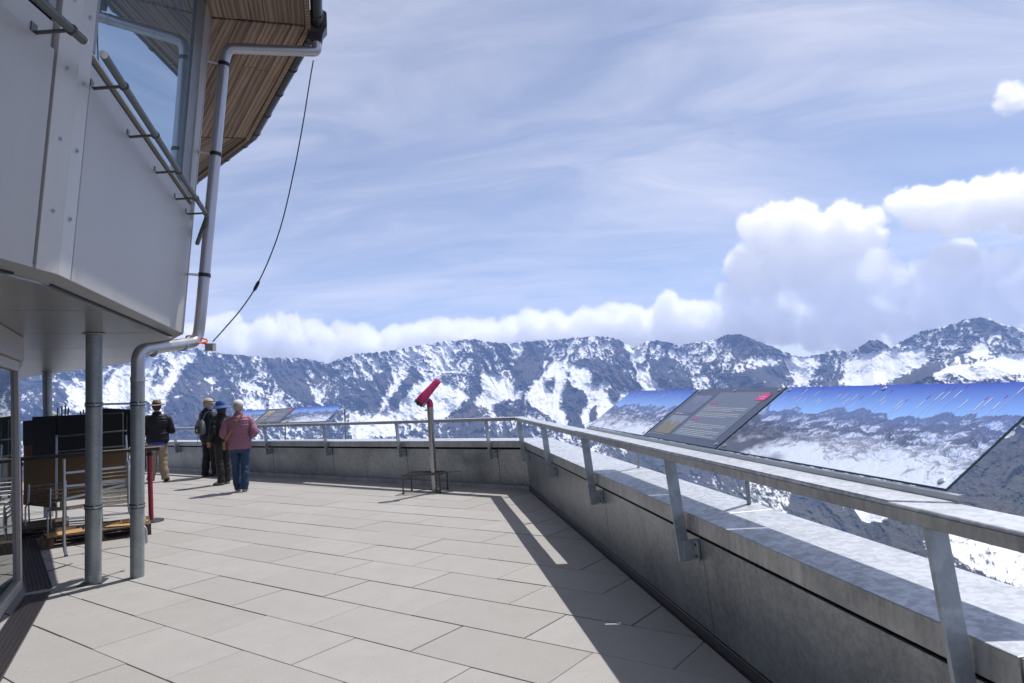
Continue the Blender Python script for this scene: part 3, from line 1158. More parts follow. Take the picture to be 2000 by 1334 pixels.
def build_wall(side, label, end):
    t = thing('parapet_wall', label, 'parapet', wallpt(side, 3, 0, 0))
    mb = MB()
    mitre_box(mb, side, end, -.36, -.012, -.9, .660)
    mb.build('core', M['shadow_gap'], t)  # painted black so the gap below the coping reads as deep shade
    js = [p + .06 for p in POSTS[side] if p < end] + [end]
    s0 = None
    off = .095 if side == 'R' else -.09
    js = [p + off for p in POSTS[side]]
    js = [j for j in js if j > .5]
    prev = None
    for j in js:
        mb = MB()
        if prev is None:
            mitre_box(mb, side, j - .005, -.010, .004, .075, .630, .036)
        else:
            wbox(mb, side, prev + .005, j - .005, -.010, .004, .075, .630, .036)
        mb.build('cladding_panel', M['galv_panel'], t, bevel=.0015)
        prev = j
    # coping: folded sheet, a length per post
    prev = None
    for j in js:
        mb = MB()
        jj = j + (.06 if side == 'R' else -.05)
        if prev is None:
            mitre_box(mb, side, jj - .004, -.402, .078, .666, .770)
        else:
            wbox(mb, side, prev + .004, jj - .004, -.402, .078, .666, .770)
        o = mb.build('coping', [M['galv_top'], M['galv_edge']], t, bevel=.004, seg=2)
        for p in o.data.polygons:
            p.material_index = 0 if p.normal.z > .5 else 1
        prev = jj
    # skirting along the floor
    prev = None
    for j in js:
        mb = MB()
        if prev is None:
            mitre_box(mb, side, j - .002, -.008, .022 if side == 'F' else .012, -.01, .070)
        else:
            wbox(mb, side, prev + .002, j - .002, -.008, .022 if side == 'F' else .012, -.01, .070)
        mb.build('skirting', M['galv_edge'] if side == 'F' else M['dark_steel'], t, bevel=.002)
        prev = j
    return t


build_wall('R', 'long galvanised parapet running past the viewer under the three nearest information boards', 13)
build_wall('F', 'galvanised parapet closing the far side of the terrace behind the telescope and the visitors', 14)


# ---------------------------------------------------------------- railings
def build_rail(side, label, end):
    t = thing('railing', label, 'railing', wallpt(side, 3, .15, 0))
    zt = 1.140
    d0, d1 = .042, .186
    mb = MB()
    mitre_box(mb, side, end, d0, d1, zt - .012, zt)
    mb.build('handrail', M['galv_top'], t, bevel=.003)
    for da, db in ((d1 - .010, d1), (d0, d0 + .010)):
        mb = MB()
        mitre_box(mb, side, end, da, db, zt - .052, zt - .0125)
        mb.build('handrail_lip', M['galv_edge'], t, bevel=.002)
    a, n = (AR, NR) if side == 'R' else (AF, NF)
    proto = None
    for k, s in enumerate(POSTS[side]):
        if s > end:
            continue
        mb = MB()
        lo = [wallpt(side, s + q_, d_, .485) for q_, d_ in ((-.008, .072), (.008, .072), (.008, .142), (-.008, .142))]
        hi = [p + n * .042 - a * (.02 if side == 'R' else -.02) + Vector((0, 0, zt - .0125 - .485)) for p in lo]
        if (lo[1] - lo[0]).cross(lo[2] - lo[1]).z < 0:
            lo, hi = lo[::-1], hi[::-1]
        mb.hexa(lo, hi)
        po = mb.build('post', M['galv_post'], t, bevel=.002)
        dirn = -1 if side == 'F' else 1
        mb = MB()
        mb.box(wallpt(side, s + dirn * .0085, .042, .495), a * dirn * .072, n * .012, Vector((0, 0, .115)))
        br = mb.build('bracket', M['galv_post'], po, bevel=.001)
        mb = MB()
        mb.box(wallpt(side, s + dirn * .0085, .0545, .495), a * dirn * .010, n * .06, Vector((0, 0, .115)))
        mb.build('bracket_arm', M['galv_post'], po, bevel=.001)
        for zz in (.52, .585):
            mb = MB()
            mb.lathe(wallpt(side, s + dirn * .055, .0545, zz), [(.009, 0), (.009, .006), (.004, .008)], 8, n)
            mb.build('bolt', M['dark_steel'], po)
    return t


build_rail('R', 'galvanised flat handrail on leaning bar posts along the near right parapet', 13)
build_rail('F', 'galvanised flat handrail on bar posts along the far parapet behind the telescope', 14)


# ---------------------------------------------------------------- information boards
def picture(seed, line=.60, length=1.7, dark=0., slope=0., W=900):
    H_ = int(W * .31)
    xs, ys = np.meshgrid((np.arange(W)+.5)/W*length, (np.arange(H_)+.5)/H_)
    g = np.clip((ys-line+.05)/(1.05-line),0,1)[...,None]
    out = np.array((.30,.50,.86))*(1-g)+np.array((.04,.09,.42))*g
    nl=7
    for k in range(nl):
        q=k/(nl-1)
        crest=line*(1-.72*q)+slope*xs[0]*(1-q)
        amp=.17-.08*q
        cx=xs[0]+.03*fbm(xs[0]*12,xs[0]*0+k,3,seed+5)
        c=crest+amp*(fbm(cx*(3.0-1.2*q)+seed*3+k*9.1,xs[0]*0+k*2.3,8,seed+k,.6,True)-.2)
        m=ys<c[None,:]
        dep=np.maximum(c[None,:]-ys,0)
        a=4.6-1.4*q
        wx=xs+.05*fbm(xs*6,ys*6,3,seed+60+k); wy=dep+.03*fbm(xs*9,ys*9,3,seed+70+k)
        h=fbm(wx*a+k*3.7,wy*a*1.1,8,seed+20+k,.62,True)
        gx=np.gradient(h,axis=1)*W/length*.028; gy=np.gradient(h,axis=0)*H_*.012
        lit=np.clip(.62+gx+gy*.5,0,1)
        lit=lit**1.3
        calm=np.clip((q-.55)*2.6,0,1)
        lit=lit*(1-.78*calm)+.92*.78*calm
        steep=np.abs(gx)+np.abs(gy)
        r=h*1.2+.55*fbm(wx*28,wy*34,5,seed+31+k,.65)+.35*steep-.34-.55*q+.36*np.exp(-dep*8)
        rock=np.clip((r-.12)*3.2,0,1)*(.92 if k<4 else .7)
        snow=np.array((.20,.27,.50))*(1-lit[...,None])+np.array((.80,.81,.85))*lit[...,None]
        rk=(np.array((.05,.06,.13))*(1-q)+np.array((.085,.085,.115))*q)*(.6+.8*lit[...,None])
        col=snow*(1-rock[...,None])+rk*rock[...,None]
        air=.30*(1-q)**2
        col=col*(1-air)+np.array((.20,.33,.68))*air
        val=np.clip((dark*(.42-xs/length)+.42*fbm(xs*4,ys*5,6,seed+77))*3.2,0,1)*np.clip(q*2.0-.25,0,1)
        col=col*(1-val[...,None]*.9)+np.array((.03,.035,.07))*val[...,None]*.9
        out=np.where(m[...,None],col,out)
    lin=np.clip(out*np.array((.90,.98,1.10)),0,1)
    return np.where(lin<.0031308,lin*12.92,1.055*lin**(1/2.4)-.055)


def print_mat(name, seed, line=.60, length=1.7, dark=.0, slope=0.0, W=900):
    """a printed winter panorama worked out as a small picture: sky, ridge behind ridge, snow and rock"""
    pic_ = picture(seed, line, length, dark, slope, W)
    H_ = pic_.shape[0]
    px_ = np.ones((H_, W, 4), np.float32)
    px_[..., :3] = pic_
    img = bpy.data.images.new(name, W, H_)
    img.pixels.foreach_set(px_.ravel())
    img.pack()
    m, t, b = nodes(name)
    tx = t.nodes.new('ShaderNodeTexImage')
    tx.image = img
    tx.extension = 'EXTEND'
    t.links.new(coords(t, scale=(1 / length, 1 / .545, 1)), tx.inputs['Vector'])
    t.links.new(tx.outputs['Color'], b.inputs['Base Color'])
    b.inputs['Roughness'].default_value = .4
    b.inputs['Specular IOR Level'].default_value = .22
    return m


M['slate'] = plain('slate_blue_print', (.045, .060, .105), .3, 0, .06, 4)
M['slate_light'] = plain('blue_grey_print', (.105, .135, .20), .3, 0, .06, 4)
M['ink_white'] = plain('white_ink', (.62, .64, .68), .5)
M['ink_pale'] = plain('pale_ink', (.34, .37, .43), .5)
M['ink_pink'] = plain('magenta_ink', (.60, .03, .20), .45)
M['ink_rose'] = plain('faded_rose_ink', (.33, .06, .16), .45)
M['board_edge'] = plain('green_glass_edge', (.02, .055, .06), .2)


def inset_mat(name, sky_, land, low):
    m, t, b = nodes(name)
    tc = t.nodes.new('ShaderNodeTexCoord')
    sep = t.nodes.new('ShaderNodeSeparateXYZ')
    t.links.new(tc.outputs['Object'], sep.inputs[0])
    n = noise(t, tc.outputs['Object'], 14, 7, .62)
    y = math_(t, 'MULTIPLY_ADD', math_(t, 'SUBTRACT', n, .5), .22, sep.outputs[1])
    col = ramp(t, math_(t, 'MULTIPLY', y, 1.0), [(.10, low), (.14, land), (.19, land), (.215, sky_)])
    t.links.new(mixc(t, .35, col, mixc(t, n, (.05, .05, .06), (.8, .8, .85)), 'OVERLAY'), b.inputs['Base Color'])
    b.inputs['Roughness'].default_value = .3
    return m


def board(side, s_left, length, kind, label, seed):
    """s_left: wall station of the end that is at the left for someone reading it"""
    a, n = (AR, NR) if side == 'R' else (AF * -1, NF)
    if side == 'F':
        pass
    o0 = wallpt(side, s_left, .028, 1.164)
    up = (n * -.45 + Vector((0, 0, .305))).normalized()
    nrm = a.cross(up).normalized()
    if nrm.z < 0:
        nrm = -nrm
    H_ = .545
    Mx = Matrix(((a.x, up.x, nrm.x, o0.x), (a.y, up.y, nrm.y, o0.y), (a.z, up.z, nrm.z, o0.z), (0, 0, 0, 1)))
    t = thing('information_board', label, 'information board', o0, 'panorama boards on the handrails')
    t.matrix_world = Mx

    def put(name, mb, mat, parent=t, **kw):
        ob = mb.build(name, mat, None, **kw)
        ob.parent = parent
        return ob
    g = .006
    mb = MB()
    mb.box((g, 0, .004), (length - 2 * g, 0, 0), (0, H_, 0), (0, 0, .006))
    back = put('glass_panel', mb, M['board_edge'], bevel=.001)
    mb = MB()
    if kind == 'panorama':
        mb.box((g + .003, .003, .0105), (length - 2 * g - .006, 0, 0), (0, H_ - .006, 0), (0, 0, .0015))
        put('panorama_print', mb, seed)
        mb = MB()
        r_ = random.Random(int(length * 1000) + (5 if side == 'F' else 0))
        mb2 = MB()
        k = 0
        x = .09
        while x < length - .08:
            y0 = .335 + r_.uniform(-.03, .03)
            y1 = y0 + r_.uniform(.03, .12)
            mb.box((x, y0, .0125), (.0012, 0, 0), (0, y1 - y0, 0), (0, 0, .0006))
            mb.box((x - .0012, y1 + .002, .0125), (.004, 0, 0), (0, r_.uniform(.03, .055), 0), (0, 0, .0006))
            if r_.random() < .6:
                mb2.box((x - .001, y1 + .062, .0125), (.003, 0, 0), (0, r_.uniform(.015, .03), 0), (0, 0, .0006))
            x += r_.choice((.022, .03, .05, .075, .10))
        put('peak_lines', mb, M['ink_white'])['kind'] = 'stuff'
        if mb2.v:
            put('height_marks', mb2, M['ink_rose'])['kind'] = 'stuff'
    else:
        mb.box((g + .003, .003, .0105), (length - 2 * g - .006, 0, 0), (0, H_ - .006, 0), (0, 0, .0015))
        put('slate_print', mb, M['slate'])
        mb = MB()
        mb.box((.44, .055, .0122), (length - .55, 0, 0), (0, H_ - .10, 0), (0, 0, .0008))
        put('text_column', mb, M['slate_light'])
        for k, (y0, mt) in enumerate(((.275, seed[0]), (.055, seed[1]))):
            mb = MB()
            mb.box((0, 0, 0), (.30, 0, 0), (0, .19, 0), (0, 0, .0008))
            ob = put('inset_photo', mb, mt)
            ob.location = (.085, y0, .0122)
        mb, mb2 = MB(), MB()
        r_ = random.Random(9)

        def words(x0, x1, y, h, target):
            x = x0
            while x < x1:
                w = min(r_.uniform(.012, .04), x1 - x)
                target.box((x, y, .0132), (w, 0, 0), (0, h, 0), (0, 0, .0005))
                x += w + .006
        for (yh, n_) in ((.375, 6), (.21, 7)):
            mb2.box((.475, yh, .0132), (.10, 0, 0), (0, .020, 0), (0, 0, .0006))
            y = yh - .022
            words(.475, .58, y, .006, mb)
            for k in range(n_):
                y -= .0155 if k != 3 else .026
                words(.475, length - .16 if k % 3 != 2 else length - .30, y, .0075, mb)
        words(.10, .34, .258, .005, mb)
        words(.10, .22, .262, .009, mb)
        words(.10, .34, .040, .005, mb)
        put('text_lines', mb, M['ink_pale'])['kind'] = 'stuff'
        put('headings', mb2, M['ink_rose'])['kind'] = 'stuff'
        # magenta logo flag with white script
        mb = MB()
        L0 = length - .20
        mb.hexa([Vector((L0, .425, .0132)), Vector((L0 + .12, .418, .0132)), Vector((L0 + .125, .478, .0132)), Vector((L0 + .012, .484, .0132))],
                [Vector((L0, .425, .0145)), Vector((L0 + .12, .418, .0145)), Vector((L0 + .125, .478, .0145)), Vector((L0 + .012, .484, .0145))])
        lg = put('logo', mb, M['ink_pink'])
        mb = MB()
        pts = [Vector((L0 + .014 + .0075 * i, .446 + (.008 * (i % 2)) + .003 * math.sin(i * 1.7), .0152)) for i in range(13)]
        mb.tube(pts, .0016, 4)
        mb.box((L0 + .05, .434, .0147), (.045, 0, 0), (0, .003, 0), (0, 0, .0006))
        put('logo_script', mb, M['ink_white'], parent=lg)['kind'] = 'stuff'
    xs = (.05, length / 2, length - .05)
    for xb in xs:
        for yb in (.03, H_ - .03):
            if xb == length / 2 and yb < .1:
                continue
            mb = MB()
            mb.lathe((xb, yb, .0123), [(.0125, 0), (.0125, .0025), (.011, .0035)], 14)
            put('fixing_disc', mb, M['zinc_tube'], smooth=True)
    return t, Mx


pano_a = print_mat('panorama_print_pale', 37, .55, 1.6, .2, 0, 700)
pano_b = print_mat('panorama_print_blue', 82, .62, 1.64, 1.0, -.03, 900)
pano_c = print_mat('panorama_print_far_wide', 59, .60, 1.71, .8, 0, 420)
pano_d = print_mat('panorama_print_far_hidden', 124, .60, 1.35, .4, 0, 360)
ins1 = inset_mat('inset_peaks', (.55, .60, .72), (.12, .15, .26), (.10, .12, .20))
ins2 = inset_mat('inset_meadow', (.16, .30, .68), (.20, .22, .30), (.17, .15, .085))
ins3 = inset_mat('inset_tan', (.55, .47, .33), (.42, .35, .22), (.30, .24, .15))
SR = 6.98
board('R', 4.14, 1.60, 'panorama', 'pale snow panorama board at the left of the near right handrail group', pano_a)
board('R', 5.75, 1.21, 'text', 'slate text board with two photos between two panoramas on the near right handrail', (ins1, ins2))
board('R', 6.97, 1.64, 'panorama', 'widest panorama board with deep blue sky nearest the viewer on the right handrail', pano_b)
board('F', 6.886, 1.71, 'panorama', 'panorama board at the right end of the far handrail group left of the telescope', pano_c)
board('F', 8.02, 1.13, 'text', 'slate text board on the far handrail beside the woman in pink', (ins3, ins2))
board('F', 9.37, 1.35, 'panorama', 'panorama board on the far handrail partly behind the woman in pink', pano_d)


def board_support(side, s0, s1, stations, label):
    """zinc tray the boards stand in and the slim struts that carry them"""
    t = thing('board_support', label, 'board support', wallpt(side, s0, -.3, 0))
    mb = MB()
    e = .12
    a = [(s0 + e, .184), (s1 - e, .184), (s1, .04), (s0, .04)]
    lo = [wallpt(side, s, d, 1.1406) for s, d in a]
    hi = [wallpt(side, s, d, 1.1445) for s, d in a]
    if (lo[1] - lo[0]).cross(lo[2] - lo[1]).z < 0:
        lo, hi = lo[::-1], hi[::-1]
    mb.hexa(lo, hi)
    mb.build('cover_plate', M['galv_top'], t)
    mb = MB()
    wbox(mb, side, s0, s1, .024, .044, 1.1448, 1.164)
    mb.build('clamp_rail', M['zinc_tube'], t)
    for s in stations:
        mb = MB()
        aa = AR if side == 'R' else AF
        nn = NR if side == 'R' else NF
        mb.box(wallpt(side, s - .02, -.36, .771), aa * .04, nn * .012, Vector((0, 0, .63)))
        mb.build('strut', M['galv_post'], t, bevel=.002)
        mb = MB()
        mb.bar(wallpt(side, s, -.352, 1.40), wallpt(side, s, .02, 1.148), .03, .008, aa)
        mb.build('cross_arm', M['galv_post'], t)


board_support('R', 4.08, 8.66, [4.36, 6.50], 'zinc support under the three boards on the near right handrail')
board_support('F', 5.12, 9.42, [5.06, 7.29, 9.40], 'zinc support with slim struts under the three boards on the far handrail')


# ---------------------------------------------------------------- the restaurant building
ZB, ZT = 2.40, 6.05                              # underside of the cladding, level of the eaves
LEAN = math.tan(R(6.05))


def v2(p):
    return Vector((p.x, p.y, 0))


_b1, _b2 = v2(atz(112, 536, ZB)), Vector((-3.565, 7.39, 0))
_d3 = Vector((-.585, .811, 0)).normalized()
RING = [_b1 + Vector((.35, -6.0, 0)), _b1, _b2, _b2 + _d3 * 3.9, _b2 + _d3 * 3.9 + Vector((-.84, .54, 0)) * 4.2]
NFACE = len(RING) - 1
FN = []
for i in range(NFACE):
    d = (RING[i + 1] - RING[i]).normalized()
    n = Vector((d.y, -d.x, 0))
    FN.append(n)


def corner(i, off):
    """ring vertex i pushed outward so that both its faces move by off"""
    if i == 0:
        return RING[0] + FN[0] * off
    if i == NFACE:
        return RING[i] + FN[-1] * off
    a, b = FN[i - 1], FN[i]
    return RING[i] + (a + b) * (off / (1 + a.dot(b)))


def wp(f, u, z, off=0.0):
    """point on face f: u 0..1 along, height z, off = metres proud of the cladding"""
    o = (z - ZB) * LEAN + off
    a, b = corner(f, o), corner(f + 1, o)
    p = a + (b - a) * u
    return Vector((p.x, p.y, z))


def fu(f, m, z=ZB):
    """metres from the start of face f -> u"""
    o = (z - ZB) * LEAN
    return m / (corner(f + 1, o) - corner(f, o)).length


bld = thing('restaurant_building', 'silver clad mountain restaurant with outward leaning walls and a timber lined eave', 'building', (-4.5, 6.5, 0))


def wquad(mb, f, u0, u1, z0, z1, o0, o1):
    """slab on face f between offsets o0 (back) and o1 (front)"""
    a = [wp(f, u, z, o0) for u, z in ((u0, z0), (u1, z0), (u1, z1), (u0, z1))]
    b = [wp(f, u, z, o1) for u, z in ((u0, z0), (u1, z0), (u1, z1), (u0, z1))]
    if (a[1] - a[0]).cross(a[3] - a[0]).dot(b[0] - a[0]) < 0:
        a, b = a[::-1], b[::-1]
    mb.hexa(a, b)


Z_PAN = 3.64                                      # top of the cladding panels
SW = .21                                          # half width of the corner strip
mb = MB()
core_lo = [corner(i, -.06) for i in range(NFACE + 1)] + [Vector((-16, 13.5, 0)), Vector((-12, -2.5, 0))]
core_hi = [corner(i, (ZT - ZB) * LEAN - .06) for i in range(NFACE + 1)] + [Vector((-16, 13.5, 0)), Vector((-12, -2.5, 0))]
mb.hexa([Vector((p.x, p.y, ZB - .02)) for p in core_lo], [Vector((p.x, p.y, ZT + .25)) for p in core_hi])
mb.build('wall_core', M['frame_dark'], bld)

for f in range(NFACE):
    L0 = (RING[f + 1] - RING[f]).length
    ua, ub = SW / L0, 1 - SW / L0
    if f == 0:
        ua = 0
    g = .012 / L0
    edge1 = 1 - .035 / L0 if f == 1 else ub
    # large cladding panels
    cuts = [ua + g, edge1 - g]
    if f in (0, 2):
        mid = (ua + ub) / 2
        spans = [(cuts[0], mid - g), (mid + g, cuts[1])]
    else:
        spans = [tuple(cuts)]
    for u0, u1 in spans:
        mb = MB()
        wquad(mb, f, u0, u1, ZB, Z_PAN, -.05, 0)
        mb.build('cladding_panel', M['alu_panel'], bld, bevel=.004)
        mb = MB()
        wquad(mb, f, u0, u1, Z_PAN + .004, Z_PAN + .16, -.055, -.022)
        mb.build('sill_flashing', M['alu_panel'], bld, bevel=.003)
        mb = MB()
        wquad(mb, f, u0, u1, Z_PAN + .208, Z_PAN + .224, -.055, -.012)
        mb.build('window_sill', M['alu_strip'], bld, bevel=.002)
        # glazing
        zw0, zw1 = Z_PAN + .23, ZT - .01
        wd = .07 / L0
        wr = .62 / L0 if f == 1 else wd
        fr = MB()
        wquad(fr, f, u0, u0 + wd, zw0, zw1, -.055, -.012)
        fr_o = fr.build('window_frame', M['frame_grey'], bld, bevel=.003)
        mids = [u1 - wr, u1 - wr * .42, u1] if f == 1 else [u1 - wr, u1]
        for q0, q1 in zip(mids, mids[1:]):
            fr = MB()
            wquad(fr, f, q0, q1 - .001, zw0, zw1, -.055, -.012 + (.012 if q1 == u1 and f == 1 else 0))
            fr.build('window_frame', M['alu_panel'] if q1 == u1 and f == 1 else M['frame_grey'], bld, bevel=.003)
        mb = MB()
        wquad(mb, f, u0 + wd + .0002, u1 - wr - .0002, zw0, zw1, -.05, -.034)
        mb.build('pane', M['window'], fr_o)
    # drip edge under the cladding, with a black strip painted in for the gap's shade
    mb = MB()
    a0, a1 = wp(f, 0, ZB, -.002), wp(f, 1, ZB, -.002)
    b0, b1 = wp(f, 0, ZB - .035, -.10), wp(f, 1, ZB - .035, -.10)
    mb.add([a0, a1, b1, b0, a0 + Vector((0, 0, .02)), a1 + Vector((0, 0, .02)), b1 + Vector((0, 0, .05)), b0 + Vector((0, 0, .05))],
           [(3, 2, 1, 0), (4, 5, 6, 7), (0, 1, 5, 4), (2, 3, 7, 6), (1, 2, 6, 5), (3, 0, 4, 7)])
    mb.build('drip_edge', M['frame_grey'], bld)
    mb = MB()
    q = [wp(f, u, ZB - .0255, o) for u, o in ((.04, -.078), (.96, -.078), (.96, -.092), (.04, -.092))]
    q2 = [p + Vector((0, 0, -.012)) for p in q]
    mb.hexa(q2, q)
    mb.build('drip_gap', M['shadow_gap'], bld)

# folded strips that cover the corners, with their screws
for i in (1, 2, 3):
    w0 = SW if i != 2 else .09
    z0, z1 = ZB, ZT - .01
    for side_ in (0, 1):
        f = i - 1 if side_ == 0 else i
        L0 = (RING[f + 1] - RING[f]).length
        wid = (SW - .012 if i != 2 else .03) if side_ == 0 else (SW - .012 if i != 2 else SW - .012)
        u0, u1 = (1 - wid / L0, 1) if side_ == 0 else (0, wid / L0)
        mb = MB()
        wquad(mb, f, u0, u1, z0, z1, -.05, .003)
        st = mb.build('corner_strip', M['alu_strip'], bld, bevel=.002)
        z = 2.75
        while z < 5.9 and i != 2:
            mb = MB()
            c = wp(f, (u0 + u1) / 2, z, .0035)
            mb.lathe(c, [(.014, 0), (.014, .004), (.008, .006), (.008, .012), (.002, .013)], 10, FN[f])
            mb.build('screw', M['zinc_tube'], st)
            z += .42

# ---- soffit of panels under the upper storey
ZS = 2.352


def soffit():
    inner = [Vector((-16, 13, 0)), Vector((-12, -2, 0))]
    outer = [corner(i, -.105) for i in range(NFACE + 1)]
    poly = outer + inner
    p0 = v2(atz(0, 606, ZS))
    d = (v2(atz(225, 606, ZS)) - p0).normalized()
    n = Vector((-d.y, d.x, 0))
    if n.y < 0:
        n = -n
    s1 = (v2(atz(60, 533, ZS)) - p0).dot(n)
    s2 = (v2(atz(200, 653, ZS)) - p0).dot(n)
    step = (s2 - s1) / 2
    k = -9
    while k < 16:
        a, b = p0 + n * (k * step + .007), p0 + n * ((k + 1) * step - .007)
        q = clip(clip(poly, a, n), b, -n)
        k += 1
        if len(q) < 3:
            continue
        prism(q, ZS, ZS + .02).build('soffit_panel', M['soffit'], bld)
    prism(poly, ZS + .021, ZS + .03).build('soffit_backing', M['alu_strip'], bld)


soffit()

# ---- timber eave, fascia, roof, gutter
EA, EB_, = v2(atz(596, 51, ZT)), v2(atz(479, 270, ZT))
EW = v2(atz(386, 342, ZT))
E3 = EB_ + (EW - EB_).normalized() * 4.4
oT = (ZT - ZB) * LEAN - .01
_oh = (EA - corner(2, oT)).dot(FN[1])
EOUT = [corner(0, oT + _oh), corner(1, oT + _oh), EA, EB_, E3]
# the seams of the soffit boards run from the wall corners to the eave corners
EIN = [corner(i, oT) for i in range(5)]


def eave_planks():
    nrow = 7
    for k in range(4):
        i0, i1, o0, o1 = EIN[k], EIN[k + 1], EOUT[k], EOUT[k + 1]
        for r_ in range(nrow):
            t0, t1 = (r_ + .02) / nrow, (r_ + .985) / nrow
            ends = [0.004, .996]
            cut = rng.uniform(.3, .7)
            segs = [(0.006, cut - .0015), (cut + .0015, .994)] if r_ % 3 else [(0.006, .994)]
            for ua, ub in segs:
                def pt(u, t):
                    a = i0 + (i1 - i0) * u
                    b = o0 + (o1 - o0) * u
                    return a + (b - a) * t
                q = [pt(ua, t0), pt(ub, t0), pt(ub, t1), pt(ua, t1)]
                d = (q[1] - q[0])
                if d.length < .02:
                    continue
                d.normalize()
                nn = Vector((-d.y, d.x, 0))
                c = sum(q, Vector((0, 0, 0))) / 4
                dz = rng.uniform(-.003, .003)
                loc = [Vector(((p - c).dot(d), (p - c).dot(nn), 0)) for p in q]
                mb = MB()
                lo = [Vector((p.x, p.y, dz)) for p in loc]
                hi = [Vector((p.x, p.y, .024)) for p in loc]
                if (lo[1] - lo[0]).cross(lo[2] - lo[1]).z < 0:
                    lo, hi = lo[::-1], hi[::-1]
                mb.hexa(lo, hi)
                ob = mb.build('eave_board', M['eave_wood'], bld, bevel=.002)
                ob.matrix_parent_inverse = Matrix.Translation(-Vector(bld.location))
                ob.matrix_basis = Matrix(((d.x, nn.x, 0, c.x), (d.y, nn.y, 0, c.y), (0, 0, 1, ZT), (0, 0, 0, 1)))


eave_planks()
roof = [Vector((p.x, p.y, 0)) for p in EOUT] + [Vector((-15, 15, 0)), Vector((-12, -3, 0))]
prism(roof, ZT + .026, ZT + .24).build('roof', M['gutter'], bld)
GUT = []
for i in range(5):
    a = (EOUT[i] - EOUT[i - 1]).normalized() if i > 0 else (EOUT[1] - EOUT[0]).normalized()
    b = (EOUT[i + 1] - EOUT[i]).normalized() if i < 4 else a
    na, nb = Vector((a.y, -a.x, 0)), Vector((b.y, -b.x, 0))
    GUT.append((EOUT[i], (na + nb) / (1 + na.dot(nb))))
for i in range(4):
    mb = MB()
    (p, n0), (q, n1) = GUT[i], GUT[i + 1]
    lo = [p + n0 * .004, q + n1 * .004, q + n1 * .062, p + n0 * .062]
    mb.hexa([v + Vector((0, 0, ZT - .03)) for v in lo], [v + Vector((0, 0, ZT + .20)) for v in lo])
    mb.build('fascia_board', M['eave_wood'], bld)
    mb = MB()
    pts = [p + n0 * .135 + Vector((0, 0, ZT + .055)), q + n1 * .135 + Vector((0, 0, ZT + .055))]
    mb.tube(pts, .068, 14)
    gt = mb.build('gutter', M['gutter'], bld, smooth=True)
    Lg = (pts[1] - pts[0]).length
    k = .4
    while k < Lg - .1:
        c = pts[0] + (pts[1] - pts[0]) * (k / Lg)
        d = (pts[1] - pts[0]).normalized()
        mb = MB()
        mb.lathe(c - d * .028, [(.071, 0), (.079, .012), (.079, .044), (.071, .056)], 14, d)
        mb.build('gutter_joint', M['gutter'], gt, smooth=True)
        k += .82

# hopper where the gutter turns, over the downpipe
HOP = v2(atz(618, 62, ZT)) + Vector((0, 0, ZT))
hp = onplane(617, 100, HOP, FV)
mb = MB()
for c, w_, h_, n_ in ((onplane(617, 22, HOP, FV), .17, .10, 0), (onplane(618, 55, HOP, FV), .20, .18, 1), (onplane(615, 76, HOP, FV), .13, .10, 2)):
    pass
top, mid_, low = onplane(618, 28, HOP, FV), onplane(618, 58, HOP, FV), onplane(616, 84, HOP, FV)


def ringsq(c, w_, d_):
    e1, e2 = FN[1], Vector((-FN[1].y, FN[1].x, 0))
    return [c + e1 * (x * w_ / 2) + e2 * (y * d_ / 2) for x, y in ((-1, -1), (1, -1), (1, 1), (-1, 1))]


rg = [ringsq(top, .21, .20), ringsq(onplane(618, 33, HOP, FV), .24, .24), ringsq(mid_, .25, .24), ringsq(onplane(617, 70, HOP, FV), .17, .17), ringsq(low, .15, .15)]
mb = MB()
vs_ = [p for r_ in rg for p in r_]
fs = [(3, 2, 1, 0), (16, 17, 18, 19)]
for lv in range(4):
    for k in range(4):
        fs.append((lv * 4 + k, lv * 4 + (k + 1) % 4, lv * 4 + 4 + (k + 1) % 4, lv * 4 + 4 + k))
mb.add(vs_, fs)
mb.build('gutter_hopper', M['gutter'], bld, bevel=.006)
mb = MB()
mb.lathe(onplane(627, 29, HOP, FV), [(.004, 0), (.036, .01), (.036, .05), (.004, .06)], 12, (0, 0, 1))
mb.build('hopper_cap', M['gutter'], bld, smooth=True)
st = onplane(605, 26, HOP, FV) - FV * .16
mb = MB()
mb.bar(st + UV * .085, st - UV * .085, .075, .006, RV)
stk = mb.build('sticker', M['sticker'], bld)
mb = MB()
for k, (w_, h_) in enumerate(((.03, .012), (.02, .02), (.035, .02), (.04, .012))):
    c = st + UV * (.055 - k * .036) - FV * .0036
    mb.bar(c + UV * h_ / 2, c - UV * h_ / 2, w_, .001, RV)
mb.build('sticker_print', M['sticker_ink'], stk)['kind'] = 'stuff'

